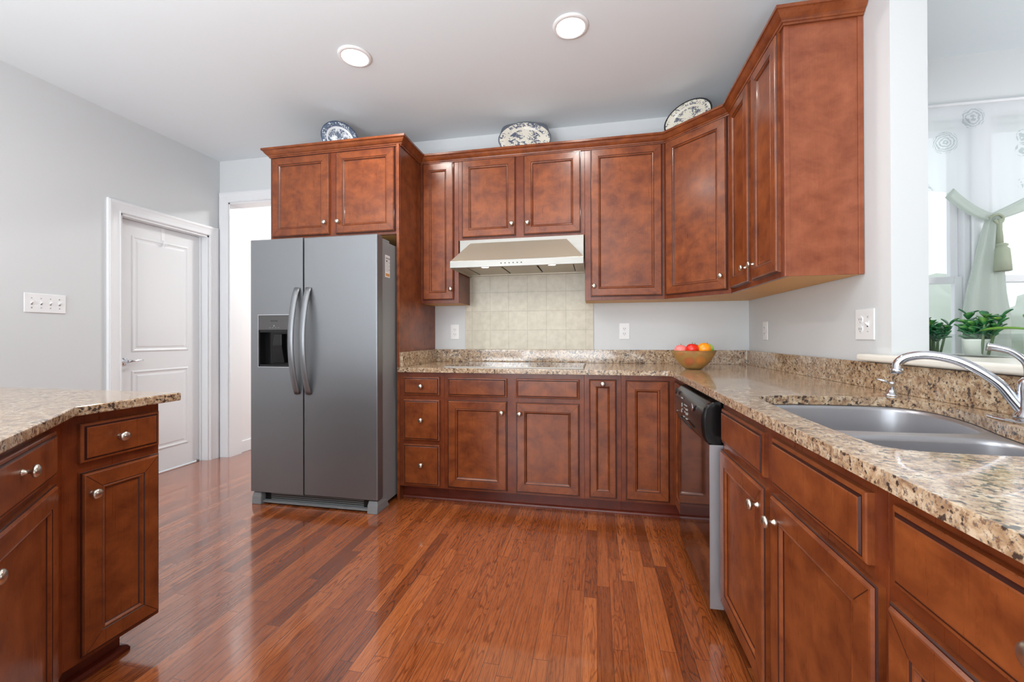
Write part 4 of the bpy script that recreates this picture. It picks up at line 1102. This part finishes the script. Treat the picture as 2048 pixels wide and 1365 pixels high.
# ------------------------------------------------------------------ plates on the cabinets
def china_plate(name, label, outline, depth, c, nrm, roll, m, stand=True):
    """outline: closed list (a,b) in the plate's own plane (metres, centred); nrm: direction the face looks"""
    nd = Vector(nrm).normalized(); e1 = Vector((0, 0, 1)).cross(nd).normalized(); e2 = nd.cross(e1)
    cr_, sr = cos(roll), sin(roll); a1 = e1 * cr_ + e2 * sr; a2 = -e1 * sr + e2 * cr_
    ax = max(abs(p[0]) for p in outline); bx_ = max(abs(p[1]) for p in outline)
    mb = MB(); mb.uv = []
    prof = [(.0, 0), (.40, 0), (.58, .001), (.66, .005), (.70, .010), (.85, depth * .8), (.985, depth), (1.0, depth - .001), (.985, depth - .005), (.84, depth * .8 - .005), (.66, .0), (.45, -.004), (.44, -.007), (.0, -.007)]
    n_ = len(outline); o_ = Vector(c)
    for s, h in prof:
        ss = max(s, .001)
        for (a, b) in outline:
            p_ = o_ + a1 * (a * ss) + a2 * (b * ss) + nd * h
            mb.v.append(tuple(p_)); mb.uv.append((.5 + .5 * a * ss / ax, .5 + .5 * b * ss / bx_))
    for i in range(len(prof) - 1):
        for k in range(n_):
            k2 = (k + 1) % n_; mb.face((i * n_ + k, i * n_ + k2, (i + 1) * n_ + k2, (i + 1) * n_ + k), 0, True)
    base_ = (c[0], c[1], ZT)
    t = thing(name, label, 'plate', base_)
    link('dish', mb, m, t)
    b = MB(); low = min((o_ + a1 * a + a2 * bb).z for a, bb in outline)
    bk = Vector((-nd.x, -nd.y, 0)).normalized(); sd_ = Vector((-bk.y, bk.x, 0))
    for sgn in (-1, 1):
        f0 = Vector((c[0], c[1], ZT + .004)) + sd_ * (.04 * sgn) - bk * .045
        g0 = Vector((c[0], c[1], ZT + .004)) + sd_ * (.04 * sgn) + bk * .075
        g1 = Vector((c[0], c[1], o_.z + .02)) + sd_ * (.025 * sgn) + bk * .052
        b.tube([tuple(f0 + Vector((0, 0, .025))), tuple(f0), tuple(g0), tuple(g1)], .003, 8)
    link('stand', b, M_BLKM, t)
    return t
circ = [(cos(2 * pi * k / 48), sin(2 * pi * k / 48)) for k in range(48)]
R1 = .134
china_plate('china_plate', 'round blue willow-pattern plate standing above the refrigerator cabinet', [(a * R1, b * R1) for a, b in circ], .018, (-1.850, 2.79, ZT + .134), (.70, -.70, .12), 0, M_CH1)
plo = []
for k in range(64):
    a = 2 * pi * k / 64; ca_, sa_ = cos(a), sin(a)
    r_ = 1 / ((abs(ca_) ** 2.6 + abs(sa_) ** 2.6) ** (1 / 2.6)); r_ *= 1 + .035 * cos(8 * a) * (1 if abs(sin(2 * a)) > .5 else .3)
    plo.append((.195 * ca_ * r_, .138 * sa_ * r_))
china_plate('china_platter', 'wide scalloped cream platter with a blue castle scene above the hood cabinet', plo, .02, (-.520, 3.10, ZT + .146), (.12, -.98, .16), 0, M_CH2)
china_plate('china_platter', 'oval cream and blue platter with dark rim above the corner cabinet', [(a * .165, b * .118) for a, b in circ], .018, (.605, 2.97, ZT + .124), (-.60, -.78, .10), 0, M_CH3)
china_plate('china_plate', 'plate mostly hidden behind the crown above the right wall cabinet', [(a * .135, b * .135) for a, b in circ], .018, (.865, 2.31, ZT + .138), (-.97, -.2, .12), 0, M_CH1)

# ------------------------------------------------------------------ fruit bowl
bx0, by0 = .592, 2.79
b = MB()
prof = [(.002, .004), (.036, .004), (.052, .013), (.074, .032), (.098, .060), (.116, .090), (.129, .118), (.133, .118), (.120, .089), (.102, .058), (.078, .029), (.056, .009), (.044, 0), (.002, 0)]
b.lathe([(r_, h) for r_, h in prof], (bx0, by0, CT), seg=40, caps=False)
tag(link('fruit_bowl', b, M_AMBER, origin=(bx0, by0, CT)), 'amber textured glass bowl of fruit on the counter near the back corner', 'bowl')
def fruit(name, label, dx, dy, z, r_, m, rz=None, dim=.12, stem=True, cat='fruit'):
    t = thing(name, label, cat, (bx0 + dx, by0 + dy, CT + z), 'fruit in the amber bowl')
    b = MB(); b.ell((bx0 + dx, by0 + dy, CT + z), r_, r_, rz or r_ * .92, dimple=dim); link('flesh', b, m, t)
    if stem:
        b = MB(); b.tube([(bx0 + dx, by0 + dy, CT + z + (rz or r_ * .92) * .84), (bx0 + dx + .003, by0 + dy, CT + z + (rz or r_ * .92) + .006)], .0016, 6); link('stem', b, M_STEM, t)
    return t
fruit('apple', 'shiny red apple at the front of the amber bowl', -.020, -.062, .126, .039, M_RED)
fruit('orange', 'bright orange at the front of the amber bowl, right of the red apple', .050, -.055, .128, .041, M_ORG, dim=.03, stem=False)
fruit('peach', 'pink peach at the left rim of the amber bowl', -.078, -.018, .118, .038, M_PINK, dim=.05)
fruit('pear', 'green and yellow fruit at the right rim of the amber bowl', .082, .006, .124, .039, M_GRN, dim=.06)
fruit('lime', 'small dark green fruit behind the red apple and the orange', .012, .018, .128, .030, M_LEAFG, dim=.05)
fruit('apple', 'red apple seen through the lower glass of the amber bowl', -.024, -.004, .050, .033, M_RED)
fruit('orange', 'dark orange fruit seen through the glass low in the amber bowl', .038, -.006, .056, .030, M_ORG, dim=.03, stem=False)

# ------------------------------------------------------------------ plants on the ledge
def leaf(mb, base_, d_, length, width, droop=.2, thick=.0022):
    d_ = Vector(d_).normalized(); side = d_.cross(Vector((0, 0, 1)));
    if side.length < .01: side = Vector((1, 0, 0))
    side.normalize(); nrm_ = side.cross(d_); n_ = 7; b0 = len(mb.v)
    for i in range(n_):
        s = i / (n_ - 1); w_ = width * .5 * (math.sin(pi * min(s ** 1.35 * .95 + .03, 1)) ** .55)
        c_ = Vector(base_) + d_ * (length * s) + nrm_ * (droop * length * (s - s * s) * 1.0)
        for a, h in ((-w_, w_ * .3), (0, -.0005 + thick), (w_, w_ * .3), (0, -thick)):
            mb.v.append(tuple(c_ + side * a + nrm_ * h))
    for i in range(n_ - 1):
        for k in range(4):
            k2 = (k + 1) % 4; mb.face((b0 + i * 4 + k, b0 + i * 4 + k2, b0 + (i + 1) * 4 + k2, b0 + (i + 1) * 4 + k), 0, True)
    mb.face([b0 + k for k in range(4)][::-1]); mb.face([b0 + (n_ - 1) * 4 + k for k in range(4)])
LZ = 1.040
def jade(label, cx, cy, ztop, n_st, seed, pot_r=.0, spread=.1, ll=.042, potlabel=None):
    rd = random.Random(seed)
    t = thing('jade_plant', label, 'plant', (cx, cy, LZ + .004))
    st_ = MB(); lf = MB()
    for i in range(n_st):
        a = rd.uniform(0, 2 * pi); rr_ = rd.uniform(.2, 1) * spread; h = rd.uniform(.55, 1) * (ztop - LZ)
        b0 = Vector((cx + cos(a) * .012, cy + sin(a) * .03, LZ + .008)); tp = Vector((cx + cos(a) * rr_ * .42, cy + sin(a) * rr_, LZ + h))
        md = b0.lerp(tp, .5) + Vector((0, 0, h * .12))
        st_.tube([tuple(b0), tuple(md), tuple(tp)], [.004, .0035, .0025], 6)
        for k in range(5):
            s = .4 + .6 * k / 4
            p_ = md.lerp(tp, max(0, (s - .5) * 2)) if s > .5 else b0.lerp(md, s * 2)
            for sg in range(2):
                an = a + k * 1.6 + sg * pi + rd.uniform(-.4, .4)
                leaf(lf, p_, (cos(an), sin(an), rd.uniform(.15, 1.3)), ll * rd.uniform(.65, 1.0), ll * .56)
    link('stem', st_, M_STEM, t); link('foliage', lf, M_LEAF, t)
    return t
# clear glass trough with pale liner pots
gp = MB(); gx0, gx1, gy0, gy1 = 1.235, 1.345, 1.645, 2.03
gp.box(gx0, gx1, gy0, gy1, LZ, LZ + .004)
gp.box(gx0, gx0 + .003, gy0, gy1, LZ + .004, LZ + .078); gp.box(gx1 - .003, gx1, gy0, gy1, LZ + .004, LZ + .078); gp.box(gx0 + .003, gx1 - .003, gy0, gy0 + .003, LZ + .004, LZ + .078); gp.box(gx0 + .003, gx1 - .003, gy1 - .003, gy1, LZ + .004, LZ + .078)
tag(link('glass_planter', gp, M_POTGL, origin=((gx0 + gx1) / 2, (gy0 + gy1) / 2, LZ)), 'long clear glass planter on the white ledge behind the faucet', 'planter')
pt = MB(); pt.lathe([(.030, 0), (.036, .05), (.038, .056), (.035, .056), (.033, .05), (.028, .006)], (1.29, 1.74, LZ + .0042), seg=28)
tag(link('plant_pot', pt, M_POT, origin=(1.29, 1.74, LZ + .0042)), 'small pale pot inside the near end of the glass planter', 'pot')
jade('leafy green jade plant in the near end of the glass planter', 1.292, 1.735, 1.185, 13, 5, spread=.10)
jade('leafy green jade plant in the far end of the glass planter beside the wall end', 1.288, 1.93, 1.165, 10, 11, spread=.09)
bt = thing('broadleaf_plant', 'plant with large upright glossy leaves at the right picture edge on the ledge', 'plant', (1.36, 1.53, LZ))
b = MB(); b.lathe([(.036, 0), (.045, .03), (.042, .03), (.034, .004)], (1.365, 1.53, LZ), seg=24); link('pot', b, M_POT, bt)
b = MB()
for (tx, ty, tz) in ((1.335, 1.575, 1.125), (1.36, 1.54, 1.115), (1.375, 1.50, 1.16)): b.tube([(1.363, 1.53, LZ + .006), ((1.363 + tx) / 2, (1.53 + ty) / 2 - .004, LZ + .04), (tx, ty, tz)], [.005, .005, .0035], 8)
link('stem', b, M_STEM, bt)
b = MB(); leaf(b, (1.335, 1.575, 1.125), (-.42, .62, .02), .135, .04, .25)
leaf(b, (1.335, 1.575, 1.125), (.1, .5, .45), .085, .05, .2); leaf(b, (1.335, 1.575, 1.12), (.3, -.6, .35), .1, .06, .2)
leaf(b, (1.36, 1.54, 1.115), (-.2, -.7, .3), .09, .055, .2); leaf(b, (1.375, 1.5, 1.16), (-.3, .5, .5), .08, .045, .2); leaf(b, (1.375, 1.5, 1.16), (.4, -.5, .2), .09, .055, .2)
link('foliage', b, M_LEAF2, bt)

# ------------------------------------------------------------------ curtain on the nook window
cu = thing('sheer_curtain', 'sheer white rose-patterned curtain gathered into a knot over the window beyond the opening', 'curtain', (2.19, 2.87, .95))
KX, KZ = 2.19, 1.765; YCU = 2.868
def armz(x):          # lower hem of the sheer, falling to the knot
    if x < KX: s = (KX - x) / .22; return KZ + .015 + min(s, 1) * .165 + max(0, s - 1) * .01
    s = (x - KX) / .55; return KZ + .015 + min(s, 1) * .25
b = MB(); NX, NZ = 150, 26
for i in range(NX + 1):
    x_ = 1.32 + (3.05 - 1.32) * i / NX
    zb_ = armz(x_)
    for k in range(NZ + 1):
        s = k / NZ; z_ = 2.44 + (zb_ - 2.44) * s
        fold = .009 * math.sin(x_ * 46 + .8 * math.sin(z_ * 3)) * (.35 + .65 * s)
        b.v.append((x_, YCU + fold, z_))
for i in range(NX):
    for k in range(NZ):
        a = i * (NZ + 1) + k; b.face((a, a + 1, a + NZ + 2, a + NZ + 1), 0, True)
link('sheer_panel', b, M_SHEER, cu)
def arm(p0, p1, w0, w1):
    mb = MB(); n_ = 20; rows = []
    P0, P1 = Vector(p0), Vector(p1); d_ = (P1 - P0).normalized(); up_ = Vector((-d_.z, 0, d_.x))
    if up_.z < 0: up_ = -up_
    m_ = 24
    for i in range(n_ + 1):
        s = i / n_; c_ = P0.lerp(P1, s) + Vector((0, 0, -.02 * math.sin(pi * s))); w_ = w0 + (w1 - w0) * s
        row = []
        for k in range(m_):
            a = 2 * pi * k / m_; rr_ = 1 + .16 * math.sin(a * 5 + s * 2)
            row.append(tuple(c_ + up_ * (cos(a) * w_ * rr_) + Vector((0, 1, 0)) * (sin(a) * .014 * rr_)))
        rows.append(row)
    mb.rings(rows, 0, True, True, True); return mb
link('gathered_swag', arm((1.99, YCU - .012, 1.93), (KX - .005, YCU - .012, KZ + .01), .030, .022), M_GATHER, cu)
link('gathered_swag', arm((2.62, YCU - .012, 2.01), (KX + .005, YCU - .012, KZ + .01), .050, .022), M_GATHER, cu)
rows = []
for i in range(31):
    s = i / 30; z_ = KZ - s * (KZ - .95); w_ = .028 + .085 * min(1, s * 1.5) ** .9; xo = -.028 * min(1, s * 2)
    rows.append([(KX + xo + cos(2 * pi * k / 48) * w_ * (1 + .05 * math.sin(9 * 2 * pi * k / 48)), YCU - .012 + sin(2 * pi * k / 48) * (.018 + .012 * math.sin(7 * 2 * pi * k / 48)) , z_) for k in range(48)])
b = MB(); b.rings(rows, 0, True, True, True); link('hanging_tail', b, M_GATHER, cu)
ts = thing('tassel_tieback', 'sage green cord tieback with a tassel hanging from the curtain knot', 'tieback', (2.205, 2.835, 1.47))
b = MB(); b.tube(catmull([(KX - .03, 2.835, 1.77), (KX, 2.822, 1.785), (KX + .035, 2.835, 1.768), (KX + .02, 2.828, 1.74), (KX - .01, 2.828, 1.755), (KX + .018, 2.826, 1.72)]), .007, 8)
b.tube([(KX + .012, 2.83, 1.76), (KX + .014, 2.83, 1.70), (KX + .016, 2.83, 1.62)], [.014, .013, .016], 10); link('cord', b, M_TASSEL, ts)
b = MB(); b.lathe([(.018, 0), (.026, -.006), (.028, -.014), (.022, -.020), (.033, -.035), (.038, -.10), (.041, -.155), (.036, -.157)], (KX + .022, 2.83, 1.625), seg=30); link('tassel', b, M_TASSEL, ts)
rd_ = MB(); rd_.tube([(1.28, 2.868, 2.44), (3.1, 2.868, 2.44)], .009, 10)
tag(link('curtain_rod', rd_, M_TRIM, origin=(2.19, 2.868, 2.44)), 'thin white rod carrying the sheer curtain at the window top', 'rod')

# ------------------------------------------------------------------ outdoors
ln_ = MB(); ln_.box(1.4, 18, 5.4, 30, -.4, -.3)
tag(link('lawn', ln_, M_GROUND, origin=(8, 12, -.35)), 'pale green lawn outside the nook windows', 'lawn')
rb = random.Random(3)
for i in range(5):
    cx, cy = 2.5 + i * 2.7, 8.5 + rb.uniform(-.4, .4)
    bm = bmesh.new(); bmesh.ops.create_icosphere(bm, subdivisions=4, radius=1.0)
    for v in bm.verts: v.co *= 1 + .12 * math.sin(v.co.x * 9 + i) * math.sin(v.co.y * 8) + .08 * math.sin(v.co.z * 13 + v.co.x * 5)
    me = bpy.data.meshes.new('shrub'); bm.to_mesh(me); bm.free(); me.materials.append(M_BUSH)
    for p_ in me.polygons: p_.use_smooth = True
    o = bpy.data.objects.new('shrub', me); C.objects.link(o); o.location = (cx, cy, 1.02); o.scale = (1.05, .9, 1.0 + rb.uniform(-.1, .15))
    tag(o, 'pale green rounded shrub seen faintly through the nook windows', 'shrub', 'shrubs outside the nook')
